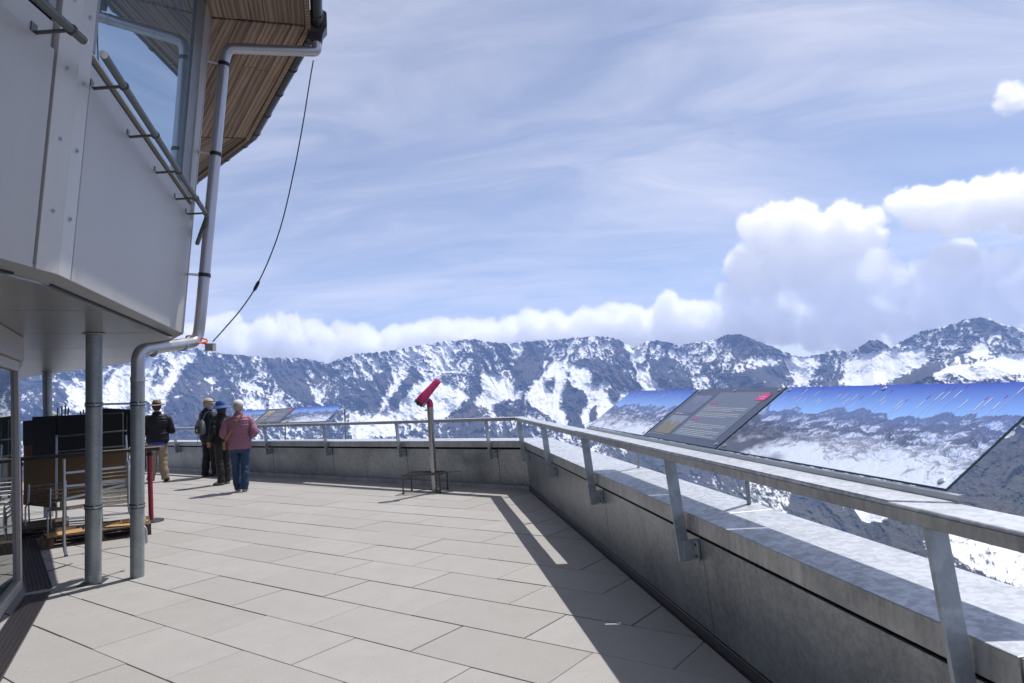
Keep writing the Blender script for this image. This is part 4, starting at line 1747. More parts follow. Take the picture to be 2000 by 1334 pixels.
# ---- glazed lower storey
zg0, zg1 = .05, 2.12
GL0 = GLZ + GD1 * 6.0
gn = Vector((GD1.y, -GD1.x, 0))
if gn.x < 0:
    gn = -gn
Uz = Vector((0, 0, 1))
for (A_, D_, len_) in ((GLZ, GD1, 6.0), (GLZ, GD2, 3.6)):
    n_ = gn if D_ is GD1 else Vector((GD2.y, -GD2.x, 0))
    if D_ is not GD1 and n_.x < 0:
        n_ = -n_
    def bar_(o_, a_, b_, c_):
        m_ = MB()
        m_.box(o_, a_, b_, c_)
        return m_.build('glazing_frame', M['alu_panel'], bld, bevel=.003)
    fr = bar_(A_ + Uz * zg0, D_ * .075, -n_ * .07, Uz * (zg1 - zg0))
    x = 1.55
    while x < len_:
        bar_(A_ + D_ * x + Uz * zg0 + n_ * .002, D_ * .075, -n_ * .072, Uz * (zg1 - zg0))
        x += 1.55
    bar_(A_ + D_ * .0755 + Uz * zg0, D_ * (len_ - .08), -n_ * .068, Uz * .09)
    bar_(A_ + D_ * .0755 + Uz * (zg1 - .09), D_ * (len_ - .08), -n_ * .068, Uz * .09)
    mb = MB()
    mb.box(A_ + D_ * .09 - n_ * .03 + Uz * (zg0 + .091), D_ * (len_ - .1), -n_ * .012, Uz * (zg1 - zg0 - .183))
    mb.build('pane', M['door_glass'], fr)
    mb = MB()
    mb.box(A_ - D_ * .02 + n_ * .035 + Uz * (zg1 + .006), D_ * len_, -n_ * .12, Uz * (ZS - .004 - zg1 - .006))
    mb.build('fascia', M['alu_panel'], bld, bevel=.004)
    mb = MB()
    mb.box(A_ - n_ * 1.2 + Uz * .0, D_ * len_, -n_ * .1, Uz * 2.3)
    mb.build('inner_wall', M['frame_dark'], bld)


# ---------------------------------------------------------------- drain gratings at the foot of the glazing
def grating(name, label, p, d, n_, length, width, cross):
    t = thing(name, label, 'drain grating', p)
    mb = MB()
    for o in (0, width - .008):
        mb = MB()
        mb.box(p + n_ * o + Uz * -.004, d * length, n_ * .008, Uz * .010)
        mb.build('rim', M['grate'], t)
    mb = MB()
    k = .0
    while k < length:
        mb.box(p + d * k + n_ * .009 + Uz * -.003, d * .010, n_ * (width - .018), Uz * .008)
        k += cross
    for j in range(1, 6):
        mb.box(p + n_ * (width * j / 6) + Uz * -.004, d * length, n_ * .007, Uz * .0065)
    o = mb.build('bars', M['grate'], t)
    o['kind'] = 'stuff'
    mb = MB()
    mb.box(p + n_ * .001 + Uz * -.02, d * length, n_ * (width - .002), Uz * .0145)
    mb.build('channel', M['joint'], t)
    return t


gn2 = Vector((GD2.y, -GD2.x, 0))
if gn2.x < 0:
    gn2 = -gn2
grating('drain_grating', 'dark slotted drain grating running toward the viewer along the glass door', GLZ + gn * .03 + GD1 * .12 + Uz * .004, GD1, gn, 5.2, .20, .032)
grating('drain_grating', 'dark slotted drain grating leading back from the door corner toward the pallets', GLZ + gn2 * .03 + GD2 * .02 + Uz * .004, GD2, gn2, 3.4, .20, .05)
_dp = atz(82, 1120)
grating('drain_grating', 'short dark drain cover crossing the paving beside the thick column', _dp + Uz * .004, (atz(104, 1113) - _dp).normalized(), Vector((.3, .95, 0)).normalized(), .30, .075, .03)


# ---------------------------------------------------------------- columns and downpipe
def near_depth(x, y, p):
    """point on bearing (x, y) at the depth of p"""
    return onplane(x, y, p, FV)


C1 = atz(182, 1138)
C1T = near_depth(184, 648, C1)
C1T = C1 + (C1T - C1) * ((ZS - .0) / (C1T.z - C1.z))
t = thing('steel_column', 'thick galvanised steel column beside the glass door corner', 'column', C1)
mb = MB()
mb.tube([C1 + Uz * .0, C1T], .070, 24)
mb.build('tube', M['galv_pole'], t, smooth=True)
mb = MB()
mb.cbox(C1 + Uz * .006, Vector((.20, .05, 0)), Vector((-.05, .20, 0)), Uz * .008)
mb.build('foot_plate', M['dark_steel'], t)
mb = MB()
mb.lathe(C1T - Uz * .012, [(.095, 0), (.095, .006), (.08, .008)], 24)
mb.build('head_plate', M['alu_strip'], t, smooth=True)

C2 = atz(268, 1127)
C2T = near_depth(269, 738, C2)
ax2 = (C2T - C2).normalized()
# the aluminium downpipe: leaning run along the wall corner, offset to the lower galvanised pipe
UP = lambda z, o=.13: Vector((corner(2, (z - ZB) * LEAN + o).x, corner(2, (z - ZB) * LEAN + o).y, z))
Pw_lo = near_depth(391, 628, UP(2.75))
Pw_hi = near_depth(438, 118, UP(5.6))
el_top = near_depth(445, 94, Pw_hi)
gut_el = near_depth(620, 101, HOP)
gut_up = near_depth(617, 80, HOP)
el_low = near_depth(386, 668, Pw_lo)
el_mid = near_depth(272, 690, C2T)
t = thing('downpipe', 'silver aluminium downpipe bending from the gutter down the leaning wall corner to the ground', 'downpipe', C2)
mb = MB()
mb.tube([C2, C2T], .062, 22)
lower = mb.build('lower_pipe', M['galv_pole'], t, smooth=True)
mb = MB()
mb.tube([C2T - ax2 * .03, C2T + ax2 * .012], [.066, .066], 22)
mb.build('socket', M['alu_pipe'], t, smooth=True)
elb = C2 + ax2 * ((el_mid - C2).length)
path = bend([C2T + ax2 * .013, elb + ax2 * .03, el_low, Pw_lo + (Pw_hi - Pw_lo) * .02, Pw_hi, el_top, gut_el, gut_up], .17, 9)
mb = MB()
mb.tube(path, .060, 22)
mb.build('upper_pipe', M['alu_pipe'], t, smooth=True)
for (q, dr) in (((path[14] + path[15]) / 2, None),):
    pass


def collar(p, d, r_, parent, mat, w_=.03, name='collar'):
    m_ = MB()
    m_.lathe(Vector(p) - Vector(d) * w_ / 2, [(r_ - .004, 0), (r_ + .004, .002), (r_ + .004, w_ - .002), (r_ - .004, w_)], 22, d)
    return m_.build(name, mat, parent, smooth=True)


wd_ = (Pw_hi - Pw_lo).normalized()
for y, tk in ((127, .90), (307, None), (541, None)):
    # bracket from pipe to the wall
    f_ = (628 - y) / (628 - 118)
    zc = Pw_lo.z + (Pw_hi.z - Pw_lo.z) * f_
    c = Pw_lo + (Pw_hi - Pw_lo) * ((zc - Pw_lo.z) / (Pw_hi.z - Pw_lo.z))
    cl = collar(c, wd_, .062, t, M['black_plastic'], .045, 'pipe_clamp')
    m_ = MB()
    wallp = wp(1, .985, c.z, .0)
    m_.tube([c + (wallp - c).normalized() * .06, wallp], .013, 8)
    m_.build('stand_off', M['zinc_tube'], cl)
for a_, b_ in ((el_low, elb), (el_top, gut_el)):
    d_ = (b_ - a_).normalized()
    for k in (.30, .82) if a_ is el_top else (.28, .78):
        collar(a_ + (b_ - a_) * k, d_, .0605, t, M['alu_pipe'], .02, 'pipe_joint')

t = thing('steel_column', 'slimmer galvanised column far back under the soffit behind the stacked tables', 'column', (-7.637, 11.139, 0))
cb_ = Vector((-7.637, 11.139, 0))
ct_ = near_depth(90, 715, cb_)
cx_ = near_depth(92, 800, Vector((-7.637, 11.139, 1.8)))
mb = MB()
mb.tube([cb_ + Vector((.0, 0, 0)), Vector((-7.62, 11.139, ZS))], .067, 20)
mb.build('tube', M['galv_pole'], t, smooth=True)
mb = MB()
mb.lathe(Vector((-7.62, 11.139, ZS - .012)), [(.09, 0), (.09, .006), (.08, .008)], 20)
mb.build('head_plate', M['alu_strip'], t, smooth=True)

# clamps that tie the downpipe to the column
for y1, y2, lab in ((790, 788, 'upper clamp bar strapping the thick column to the downpipe'), (989, 987, 'lower clamp bar strapping the thick column to the downpipe')):
    ax1 = (C1T - C1).normalized()
    pa = near_depth(183, y1, C1)
    pa = C1 + ax1 * ((pa.z - C1.z) / ax1.z)
    pb = near_depth(268, y2, C2)
    pb = C2 + ax2 * ((pb.z - C2.z) / ax2.z)
    t = thing('pipe_clamp', lab, 'pipe clamp', pa)
    for c, r_, ax in ((pa, .070, ax1), (pb, .062, ax2)):
        for dz in (-.016, .016):
            collar(c + ax * dz, ax, r_ + .004, t, M['rubber'], .007, 'rubber_band')
        collar(c, ax, r_ + .002, t, M['zinc_tube'], .022, 'strap')
        m_ = MB()
        view = (CAM - c)
        view.z = 0
        view.normalize()
        m_.cbox(c + view * (r_ + .012), RV * .012, FV * .012, Uz * .035)
        m_.build('bolt', M['zinc_tube'], t)
    m_ = MB()
    dd = (pb - pa).normalized()
    m_.tube([pa + dd * .072, pb - dd * .064], .010, 10)
    m_.build('link_rod', M['zinc_tube'], t, smooth=True)

# ---------------------------------------------------------------- tube rails under the windows
def tube_rail(label, f, m0, m1, z, stations, end_turn=False):
    L0 = (RING[f + 1] - RING[f]).length
    pts = [wp(f, m0 / L0, z, .17), wp(f, m1 / L0, z, .17)]
    t = thing('tube_rail', label, 'rail', pts[0])
    if end_turn:
        c2 = wp(f, .945, z, .17)
        c3 = wp(f + 1, .005, z - .10, .10)
        pts = bend([pts[0], c2, c3, c3 - Uz * .12 + (wp(f + 1, .3, z, .1) - c3).normalized() * .3], .05, 4)
    mb = MB()
    mb.tube(pts, .024, 14)
    mb.build('tube', M['tube_grey'], t, smooth=True)
    d = (Vector(pts[1]) - Vector(pts[0])).normalized()
    mb = MB()
    mb.lathe(Vector(pts[0]) - d * .03, [(.006, 0), (.019, .006), (.022, .03)], 12, d)
    mb.build('end_plug', M['sticker'], t, smooth=True)
    for s in stations:
        c = wp(f, s / L0, z, .17)
        w = wp(f, s / L0, z - .02, -.02)
        mb = MB()
        mb.tube([w, c - (c - w).normalized() * .02], .011, 8)
        br = mb.build('bracket', M['dark_steel'], t, smooth=True)
        mb = MB()
        mb.lathe(c - d * .012, [(.028, 0), (.031, .004), (.031, .02), (.028, .024)], 14, d)
        mb.build('clamp_ring', M['dark_steel'], br, smooth=True)
        mb = MB()
        e = (wp(f, s / L0, z + .1, -.02) - wp(f, s / L0, z - .1, -.02)).normalized()
        mb.bar(w + e * .055, w - e * .055, .05, .008, d)
        mb.build('foot', M['dark_steel'], br)
    return t


Lf1 = (RING[2] - RING[1]).length
Lf0 = (RING[1] - RING[0]).length
ZR = Z_PAN + .03
tube_rail('grey tube rail under the long window ending at the downpipe', 1, -.10, Lf1 - .3, ZR, [.30, 1.12, 1.95, 2.75, 3.3], True)
tube_rail('grey tube rail at the top left corner before the wide aluminium strip', 0, Lf0 - .27, .5, ZR, [Lf0 - .38, Lf0 - 1.4, Lf0 - 2.4])

# ---------------------------------------------------------------- hanging cable, junction box, rope
JB = near_depth(411, 678, el_low)
t = thing('junction_box', 'small grey junction box tied beside the pipe elbow', 'junction box', JB)
mb = MB()
e1 = (RV * .9 - FV * .25).normalized()
e2 = e1.cross(Uz).normalized()
mb.cbox(JB, e1 * .105, e2 * .06, Uz * .085)
mb.build('box', M['box_grey'], t, bevel=.005)
mb = MB()
for sx in (-.04, .04):
    for sz in (-.03, .03):
        mb.lathe(JB + e1 * sx + Uz * sz + e2 * (-.030 if e2.y > 0 else .030), [(.005, 0), (.005, .002)], 8, -e2 if e2.y > 0 else e2)
mb.build('lid_screws', M['dark_steel'], t)['kind'] = 'stuff'
ctop = near_depth(612, 118, HOP)
ends = [(612, 118), (604, 165), (592, 240), (575, 330), (552, 430), (528, 500), (500, 560), (470, 605), (440, 640), (416, 667)]
pts = []
for i, (x, y) in enumerate(ends):
    k = i / (len(ends) - 1)
    pts.append(ray(x, y))
d0_, d1_ = (ctop - CAM).length, (JB - CAM).length
pts = [CAM + p.normalized() * (d0_ + (d1_ - d0_) * (i / (len(ends) - 1))) for i, p in enumerate(pts)]


def smooth_path(p, n=6):
    out = []
    for i in range(len(p) - 1):
        a, b, c, d = p[max(i - 1, 0)], p[i], p[i + 1], p[min(i + 2, len(p) - 1)]
        for k in range(n):
            u = k / n
            out.append(.5 * ((2 * b) + (c - a) * u + (2 * a - 5 * b + 4 * c - d) * u * u + (3 * b - a - 3 * c + d) * u ** 3))
    return out + [p[-1]]


t = thing('hanging_cable', 'thin black cable sagging from the gutter elbow to the junction box', 'cable', pts[-1])
cp = smooth_path(pts)
mb = MB()
mb.tube(cp, .0075, 8)
mb.build('cable', M['rubber'], t, smooth=True)
ca, cb2 = near_depth(506, 549, pts[6]), near_depth(496, 568, pts[6])
mb = MB()
mb.tube([ca, ca + (cb2 - ca) * .2, ca + (cb2 - ca) * .8, cb2], [.012, .020, .020, .012], 10)
mb.build('connector', M['rubber'], t, smooth=True)
t = thing('rope_tie', 'orange rope tied round the lower pipe elbow', 'rope', el_low)
mb = MB()
rp = [near_depth(x, y, el_low) + FV * dz for x, y, dz in ((371, 657, -.085), (369, 664, -.06), (380, 670, -.095), (392, 668, -.09), (404, 671, -.03), (403, 664, .01), (396, 660, -.03), (385, 655, .08), (374, 655, .05), (371, 657, -.085))]
mb.tube(smooth_path(rp, 5), .009, 8)
mb.build('rope', M['orange'], t, smooth=True)
mb = MB()
rp = [near_depth(x, y, el_low) + FV * dz for x, y, dz in ((371, 660, -.088), (382, 666, -.10), (394, 670, -.095), (404, 668, -.03))]
mb.tube(smooth_path(rp, 5), .009, 8)
mb.build('second_turn', M['orange'], t, smooth=True)

# ---------------------------------------------------------------- telescope and its step
TB = atz(849, 962)


def vdep(x, y, p):
    return near_depth(x, y, p)


t = thing('telescope', 'magenta coin telescope tilted skyward on a stainless steel pillar', 'telescope', TB)
pt_ = near_depth(840, 795, TB)
pax = (pt_ - TB).normalized()
mb = MB()
mb.tube([TB + pax * .30, pt_], .050, 24)
mb.build('pillar', M['steel'], t, smooth=True)
mb = MB()
mb.tube([TB + pax * .004, TB + pax * .30], .042, 20)
mb.lathe(TB, [(.10, 0), (.10, .012), (.05, .014)], 20)
mb.build('pillar_foot', M['steel'], t, smooth=True)
mb = MB()
mb.lathe(TB + pax * .285, [(.050, 0), (.056, .004), (.056, .022), (.050, .026)], 20, pax)
mb.build('band', M['black_plastic'], t, smooth=True)
mb = MB()
nk = pt_
mb.lathe(nk, [(.052, 0), (.054, .03), (.050, .07), (.040, .105), (.018, .125)], 22, pax)
mb.build('neck', M['pink'], t, smooth=True)
# body: swept rounded box from eyepiece to objective
eye = near_depth(822, 783, nk) - FV * .10
obj_ = near_depth(855, 744, nk) + FV * .06
ax = (obj_ - eye).normalized()
sd = ax.cross(FV).normalized()
up_ = sd.cross(ax).normalized()
L_ = (obj_ - eye).length
prof = [(-.02, .080, .085), (.0, .092, .095), (.10, .092, .098), (.20, .082, .092), (L_ * .62, .074, .084), (L_ * .86, .070, .078), (L_ * 1.0, .064, .072), (L_ * 1.02, .054, .062)]
mb = MB()
rings = []
nn_ = 16
for d_, a_, b_ in prof:
    rg_ = []
    for k in range(nn_):
        th = 2 * math.pi * k / nn_
        ce, se = math.cos(th), math.sin(th)
        x = math.copysign(abs(ce) ** .55, ce) * a_ * .82
        y = math.copysign(abs(se) ** .55, se) * b_ * .82
        rg_.append(eye + ax * d_ + sd * x + up_ * y)
    rings.append(rg_)
vs_ = [p for r_ in rings for p in r_]
fs = [tuple(reversed(range(nn_))), tuple(range((len(rings) - 1) * nn_, len(rings) * nn_))]
for i in range(len(rings) - 1):
    for k in range(nn_):
        j = (k + 1) % nn_
        fs.append((i * nn_ + k, i * nn_ + j, (i + 1) * nn_ + j, (i + 1) * nn_ + k))
mb.add(vs_, fs)
mb.build('body', M['pink'], t, smooth=True)
mb = MB()
mb.cbox(eye - ax * .035 - sd * .0, ax * .03, sd * .155, up_ * .14)
ep = mb.build('eyepiece_plate', M['black_plastic'], t, bevel=.01, seg=2)
for k in (-.036, .036):
    mb = MB()
    mb.lathe(eye - ax * .05 + up_ * k, [(.024, -.012), (.028, -.010), (.022, 0)], 14, ax)
    mb.build('eyepiece', M['rubber'], ep, smooth=True)
mb = MB()
mb.cbox(eye + ax * .05 - sd * .09, ax * .16, sd * .022, up_ * .10)
mb.build('side_plate', M['dark_steel'], t, bevel=.004)
mb = MB()
mb.lathe(near_depth(835, 801, nk), [(.008, 0), (.010, .004), (.010, .04)], 8, (-1, -.1, 0))
mb.build('lever', M['dark_steel'], t, smooth=True)

SB = atz(834, 962)
se1 = (atz(868, 961) - atz(800, 963)).normalized()
se2 = Vector((-se1.y, se1.x, 0))
t = thing('step_stool', 'low dark steel viewing step standing round the telescope pillar', 'step', SB)
corners = [SB + se1 * a + se2 * b for a, b in ((-.36, -.12), (.27, -.12), (.27, .24), (-.36, .24))]
ztop = .30
mb = MB()
for i in range(4):
    a, b = corners[i], corners[(i + 1) % 4]
    mb.bar(a + Uz * ztop, b + Uz * ztop, .03, .02, Uz)
mb.build('top_frame', M['dark_steel'], t)
mb = MB()
k = -.33
while k < .25:
    mb.box(SB + se1 * k - se2 * .105 + Uz * (ztop - .006), se1 * .006, se2 * .33, Uz * .014)
    k += .03
for b in (-.02, .07, .16):
    mb.box(SB + se1 * -.34 + se2 * b + Uz * (ztop - .004), se1 * .60, se2 * .005, Uz * .010)
o = mb.build('grid_tread', M['dark_steel'], t)
o['kind'] = 'stuff'
for c in corners:
    mb = MB()
    mb.tube([c + Uz * .02, c + Uz * (ztop - .012)], .012, 8)
    lg = mb.build('leg', M['dark_steel'], t, smooth=True)
    mb = MB()
    mb.lathe(c, [(.022, 0), (.022, .012), (.013, .02)], 10)
    mb.build('foot', M['rubber'], lg, smooth=True)
mb = MB()
mb.tube([corners[0] + Uz * .035, corners[2] + Uz * .035], .007, 6)
mb.build('cross_bar', M['dark_steel'], t)
mb = MB()
mb.tube([corners[1] + Uz * .035 , corners[3] + Uz * .048], .007, 6)
mb.build('cross_bar', M['dark_steel'], t)
mb = MB()
q = [SB + se1 * .27 + se2 * -.10, SB + se1 * .56 + se2 * .16, SB + se1 * .27 + se2 * .22]
mb.hexa([p + Uz * (ztop + .004) for p in q], [p + Uz * (ztop + .012) for p in q])
mb.build('side_tread', M['dark_steel'], t)

# ---------------------------------------------------------------- people
def skin_mesh(name, joints, bones, sub=2, root=0):
    """grow one continuous surface round a skeleton: joints {name: (vec, rx, ry)}"""
    keys = list(joints)
    me = bpy.data.meshes.new(name)
    me.from_pydata([tuple(joints[k][0]) for k in keys], [(keys.index(a), keys.index(b)) for a, b in bones], [])
    ob = bpy.data.objects.new(name + '_tmp', me)
    COL.objects.link(ob)
    md = ob.modifiers.new('skin', 'SKIN')
    md.use_smooth_shade = True
    md.branch_smoothing = .6
    for i, k in enumerate(keys):
        sv = me.skin_vertices[0].data[i]
        sv.radius = joints[k][1:3]
        sv.use_root = (i == root)
    sb = ob.modifiers.new('sub', 'SUBSURF')
    sb.levels = sub
    sb.render_levels = sub
    dg = bpy.context.evaluated_depsgraph_get()
    dg.update()
    out = bpy.data.meshes.new_from_object(ob.evaluated_get(dg), depsgraph=dg)
    out.name = name
    bpy.data.objects.remove(ob)
    bpy.data.meshes.remove(me)
    for p in out.polygons:
        p.use_smooth = True
    return out


M['skin'] = plain('skin', (.42, .24, .17), .5, 0, .08, 30)
M['hair_dark'] = plain('dark_hair', (.03, .022, .018), .6)
M['hair_grey'] = plain('grey_hair', (.32, .30, .28), .6)
M['sole'] = plain('dark_sole', (.05, .045, .04), .7)


def person(label, x, y, height, face, pose, clothes, group=None):
    """face: heading the figure looks along (radians from +x); pose and clothes: see the callers"""
    base = atz(x, y)
    k = height / 1.72
    f = Vector((math.cos(face), math.sin(face), 0))
    r = Vector((f.y, -f.x, 0))
    root = base

    def P(a, b, z):
        """a to the figure's right, b forward, z up: metres for a 1.72 m figure"""
        return root + (r * a + f * b + Uz * z) * k
    J = {}
    w = pose.get('width', 1.0)
    sp = pose.get('spread', (.11, .11))
    fwd = pose.get('feet', (0, 0))
    knee = pose.get('knee', (0, 0))
    J['hip'] = (P(0, 0, .93), .135 * w, .108 * w)
    J['waist'] = (P(0, .0, 1.08), .135 * w, .105 * w)
    J['chest'] = (P(0, .01, 1.28), .155 * w, .115 * w)
    J['neck0'] = (P(0, .0, 1.43), .075, .07)
    J['neck'] = (P(0, .015, 1.50), .055, .055)
    hd = pose.get('head', (0, 0))                      # sideways, forward tilt
    J['jaw'] = (P(hd[0] * .5, .035 + hd[1], 1.555), .066, .072)
    J['skull'] = (P(hd[0], .02 + hd[1], 1.635), .080, .096)
    J['crown'] = (P(hd[0], .01 + hd[1], 1.695), .055, .066)
    hf = pose.get('headface')
    hfv = f if hf is None else Vector((math.cos(hf), math.sin(hf), 0))
    J['nose'] = (J['skull'][0] + (hfv * .105 - Uz * .03) * k, .012, .016)
    J['nosetip'] = (J['skull'][0] + (hfv * .122 - Uz * .045) * k, .010, .010)
    bones = [('hip', 'waist'), ('waist', 'chest'), ('chest', 'neck0'), ('neck0', 'neck'), ('neck', 'jaw'), ('jaw', 'skull'), ('skull', 'crown'), ('skull', 'nose'), ('nose', 'nosetip')]
    hv = Vector((hfv.y, -hfv.x, 0))
    for sg, s in ((-1, 'l'), (1, 'r')):
        i = 0 if sg < 0 else 1
        J['ear' + s] = (J['skull'][0] + hv * (sg * .088 * k) - Uz * .015 * k, .012, .026)
        bones.append(('skull', 'ear' + s))
        J['hipj' + s] = (P(sg * .085 * w, 0, .88), .095 * w, .095 * w)
        J['knee' + s] = (P(sg * (.085 + sp[i] * .1), knee[i] + fwd[i] * .5, .49), .060, .064)
        J['calf' + s] = (P(sg * (.08 + sp[i] * .15), fwd[i] * .8 - .02, .33), .055, .060)
        J['ank' + s] = (P(sg * sp[i], fwd[i] - .03, .09), .038, .042)
        J['heel' + s] = (P(sg * sp[i], fwd[i] - .05, .04), .036, .036)
        J['toe' + s] = (P(sg * (sp[i] + .02), fwd[i] + .15, .025), .036, .022)
        bones += [('hip', 'hipj' + s), ('hipj' + s, 'knee' + s), ('knee' + s, 'calf' + s), ('calf' + s, 'ank' + s), ('ank' + s, 'heel' + s), ('ank' + s, 'toe' + s)]
        el, ha = pose['elbow' + s], pose['hand' + s]
        J['sho' + s] = (P(sg * .175 * w, -.005, 1.375), .058, .058)
        J['elb' + s] = (P(*el), .045, .045)
        J['wri' + s] = (P(*ha), .028, .024)
        hdv = (P(*ha) - P(*el)).normalized()
        side_ = hdv.cross(Uz)
        side_ = side_.normalized() if side_.length > .1 else r
        J['palm' + s] = (P(*ha) + hdv * .06 * k, .034, .018)
        bones += [('chest', 'sho' + s), ('sho' + s, 'elb' + s), ('elb' + s, 'wri' + s), ('wri' + s, 'palm' + s)]
        curl = hdv.cross(side_).normalized()
        if curl.z > 0:
            curl = -curl
        for q_, (off, ln) in enumerate(((-.030, .070), (-.010, .080), (.010, .076), (.030, .060))):
            b0 = J['palm' + s][0] + (hdv * .030 + side_ * off) * k
            J[f'fa{s}{q_}'] = (b0 + hdv * ln * .5 * k + curl * .008 * k, .009, .009)
            J[f'fb{s}{q_}'] = (b0 + hdv * ln * .85 * k + curl * .032 * k, .008, .008)
            bones += [('palm' + s, f'fa{s}{q_}'), (f'fa{s}{q_}', f'fb{s}{q_}')]
        J['tha' + s] = (J['wri' + s][0] + (hdv * .045 - side_ * .045) * k, .011, .011)
        J['thb' + s] = (J['wri' + s][0] + (hdv * .085 - side_ * .058 + curl * .02) * k, .009, .009)
        bones += [('wri' + s, 'tha' + s), ('tha' + s, 'thb' + s)]
    Js = {a: (v[0], v[1] * k, v[2] * k) for a, v in J.items()}
    body = link('person', skin_mesh('person', Js, bones, 1), M['skin'])
    tag(body, label, 'person', group)

    def loft(name, rings, mat, quilt=0.0, n_=24, ends=True, square=.82):
        """rings: (centre, side vector, depth vector) ; quilt: height of the padded bands"""
        mb_ = MB()
        vv, ff = [], []
        for ctr, sx, sy in rings:
            for q in range(n_):
                th = 2 * math.pi * q / n_
                ce, se = math.cos(th), math.sin(th)
                vv.append(ctr + sx * (math.copysign(abs(ce) ** square, ce)) + sy * (math.copysign(abs(se) ** square, se)))
        m_ = len(rings)
        for lv in range(m_ - 1):
            for q in range(n_):
                q2 = (q + 1) % n_
                ff.append((lv * n_ + q, lv * n_ + q2, (lv + 1) * n_ + q2, (lv + 1) * n_ + q))
        if ends:
            ff += [tuple(reversed(range(n_))), tuple(range((m_ - 1) * n_, m_ * n_))]
        mb_.add(vv, ff)
        o_ = mb_.build(name, mat, body, smooth=False)
        for p_ in o_.data.polygons:
            p_.use_smooth = len(p_.vertices) == 4
        return o_

    def interp(tab, z):
        for (z0, *v0), (z1, *v1) in zip(tab, tab[1:]):
            if z0 <= z <= z1:
                u = (z - z0) / (z1 - z0)
                u = u * u * (3 - 2 * u)
                return [a_ + (b_ - a_) * u for a_, b_ in zip(v0, v1)]
        return list(tab[-1][1:])
    rj = random.Random(int(x))
    hem = pose.get('hem', .84)
    bulk = clothes.get('puff', .03) - .03
    tab = [(hem - .01, .168 * w, .128 * w), (hem + .05, .190 * w, .148 * w), (1.0, .186 * w, .146 * w), (1.12, .172 * w, .134 * w), (1.27, .196 * w, .142 * w),
           (1.36, .190 * w, .126 * w), (1.425, .138 * w, .106 * w), (1.47, .078, .078), (1.515, .074, .072)]
    qn = clothes.get('bands', 0)
    rings = []
    nst = 64
    z0_, z1_ = tab[0][0], tab[-1][0]
    for a_ in range(nst + 1):
        z_ = z0_ + (z1_ - z0_) * a_ / nst
        rx_, ry_ = interp(tab, z_)
        pad = 0.0
        if qn and z_ < 1.44:
            ph = ((z_ - hem) / (1.44 - hem)) * qn
            pad = (.012 + .005 * rj.random()) * abs(math.sin(math.pi * ph)) ** .55 - .006
        rx_, ry_ = rx_ + pad + bulk, ry_ + pad + bulk
        fold = .004 * math.sin(z_ * 31 + x) * (0 if qn else 1)
        rings.append((P(fold, .005, z_), r * (rx_ * k), f * (ry_ * k)))
    loft('jacket', rings, clothes['jacket'])
    for s, sg in (('l', -1), ('r', 1)):
        a0 = P(sg * .095 * w, -.0, 1.395)
        a1 = Js['sho' + s][0] + r * (sg * .004 * k) - Uz * (.030 * k)
        a2, a3 = Js['elb' + s][0], Js['wri' + s][0]
        pth = smooth_path([a0, a1, (a1 + a2) / 2 + r * (sg * .006 * k), a2, (a2 + a3) / 2, a3], 9)
        nn2 = len(pth)
        rr_ = []
        for a_ in range(nn2):
            u = a_ / (nn2 - 1)
            rad_ = interp([(0, .052), (.20, .073), (.45, .068), (.62, .066), (.9, .054), (1.0, .040)], u)[0] + bulk * .8
            if qn:
                rad_ += .009 * abs(math.sin(math.pi * u * 11)) ** .55 - .004
            else:
                rad_ += .004 * math.sin(u * 37 + x)
            rr_.append(rad_ * k)
        mb_ = MB()
        mb_.tube(pth, rr_, 16)
        sl_ = mb_.build('sleeve', clothes['jacket'], body)
        for p_ in sl_.data.polygons:
            p_.use_smooth = True
    tk = clothes.get('leg', .024)
    tab = [(.74, .120 * w, .105 * w), (.80, .160 * w, .130 * w), (.88, .170 * w, .138 * w), (.95, .158 * w, .120 * w), (1.02, .150 * w, .112 * w)]
    rings = []
    for a_ in range(15):
        z_ = .74 + .28 * a_ / 14
        rx_, ry_ = interp(tab, z_)
        rings.append((P(0, -.006, z_), r * (rx_ * k), f * (ry_ * k)))
    loft('trousers', rings, clothes['trousers'])
    for s, sg in (('l', -1), ('r', 1)):
        hj, kn, ca, an = (Js[q + s][0] for q in ('hipj', 'knee', 'calf', 'ank'))
        pth = smooth_path([hj + Uz * .01, hj * .5 + kn * .5, kn, ca, an - Uz * (.045 * k)], 9)
        nn2 = len(pth)
        rr_ = []
        for a_ in range(nn2):
            u = a_ / (nn2 - 1)
            rad_ = interp([(0, .096 * w), (.25, .088 * w), (.5, .058 + tk * .7), (.75, .050 + tk), (1.0, .044 + tk)], u)[0]
            rad_ += (.0035 + .004 * max(0, u - .6) * 2) * math.sin(u * 41 + 3 * sg + x) * (1 if .1 < u < .97 else .3)
            rr_.append(rad_ * k)
        mb_ = MB()
        mb_.tube(pth, rr_, 16)
        lg_ = mb_.build('trouser_leg', clothes['trousers'], body)
        for p_ in lg_.data.polygons:
            p_.use_smooth = len(p_.vertices) == 4
    if clothes.get('shirt'):
        mb_ = MB()
        c_ = P(0, 0, hem - .035)
        mb_.tube([c_, c_ + Uz * .06], [.172 * k * w, .172 * k * w], 24)
        o_ = mb_.build('shirt_hem', clothes['shirt'], body, smooth=True)
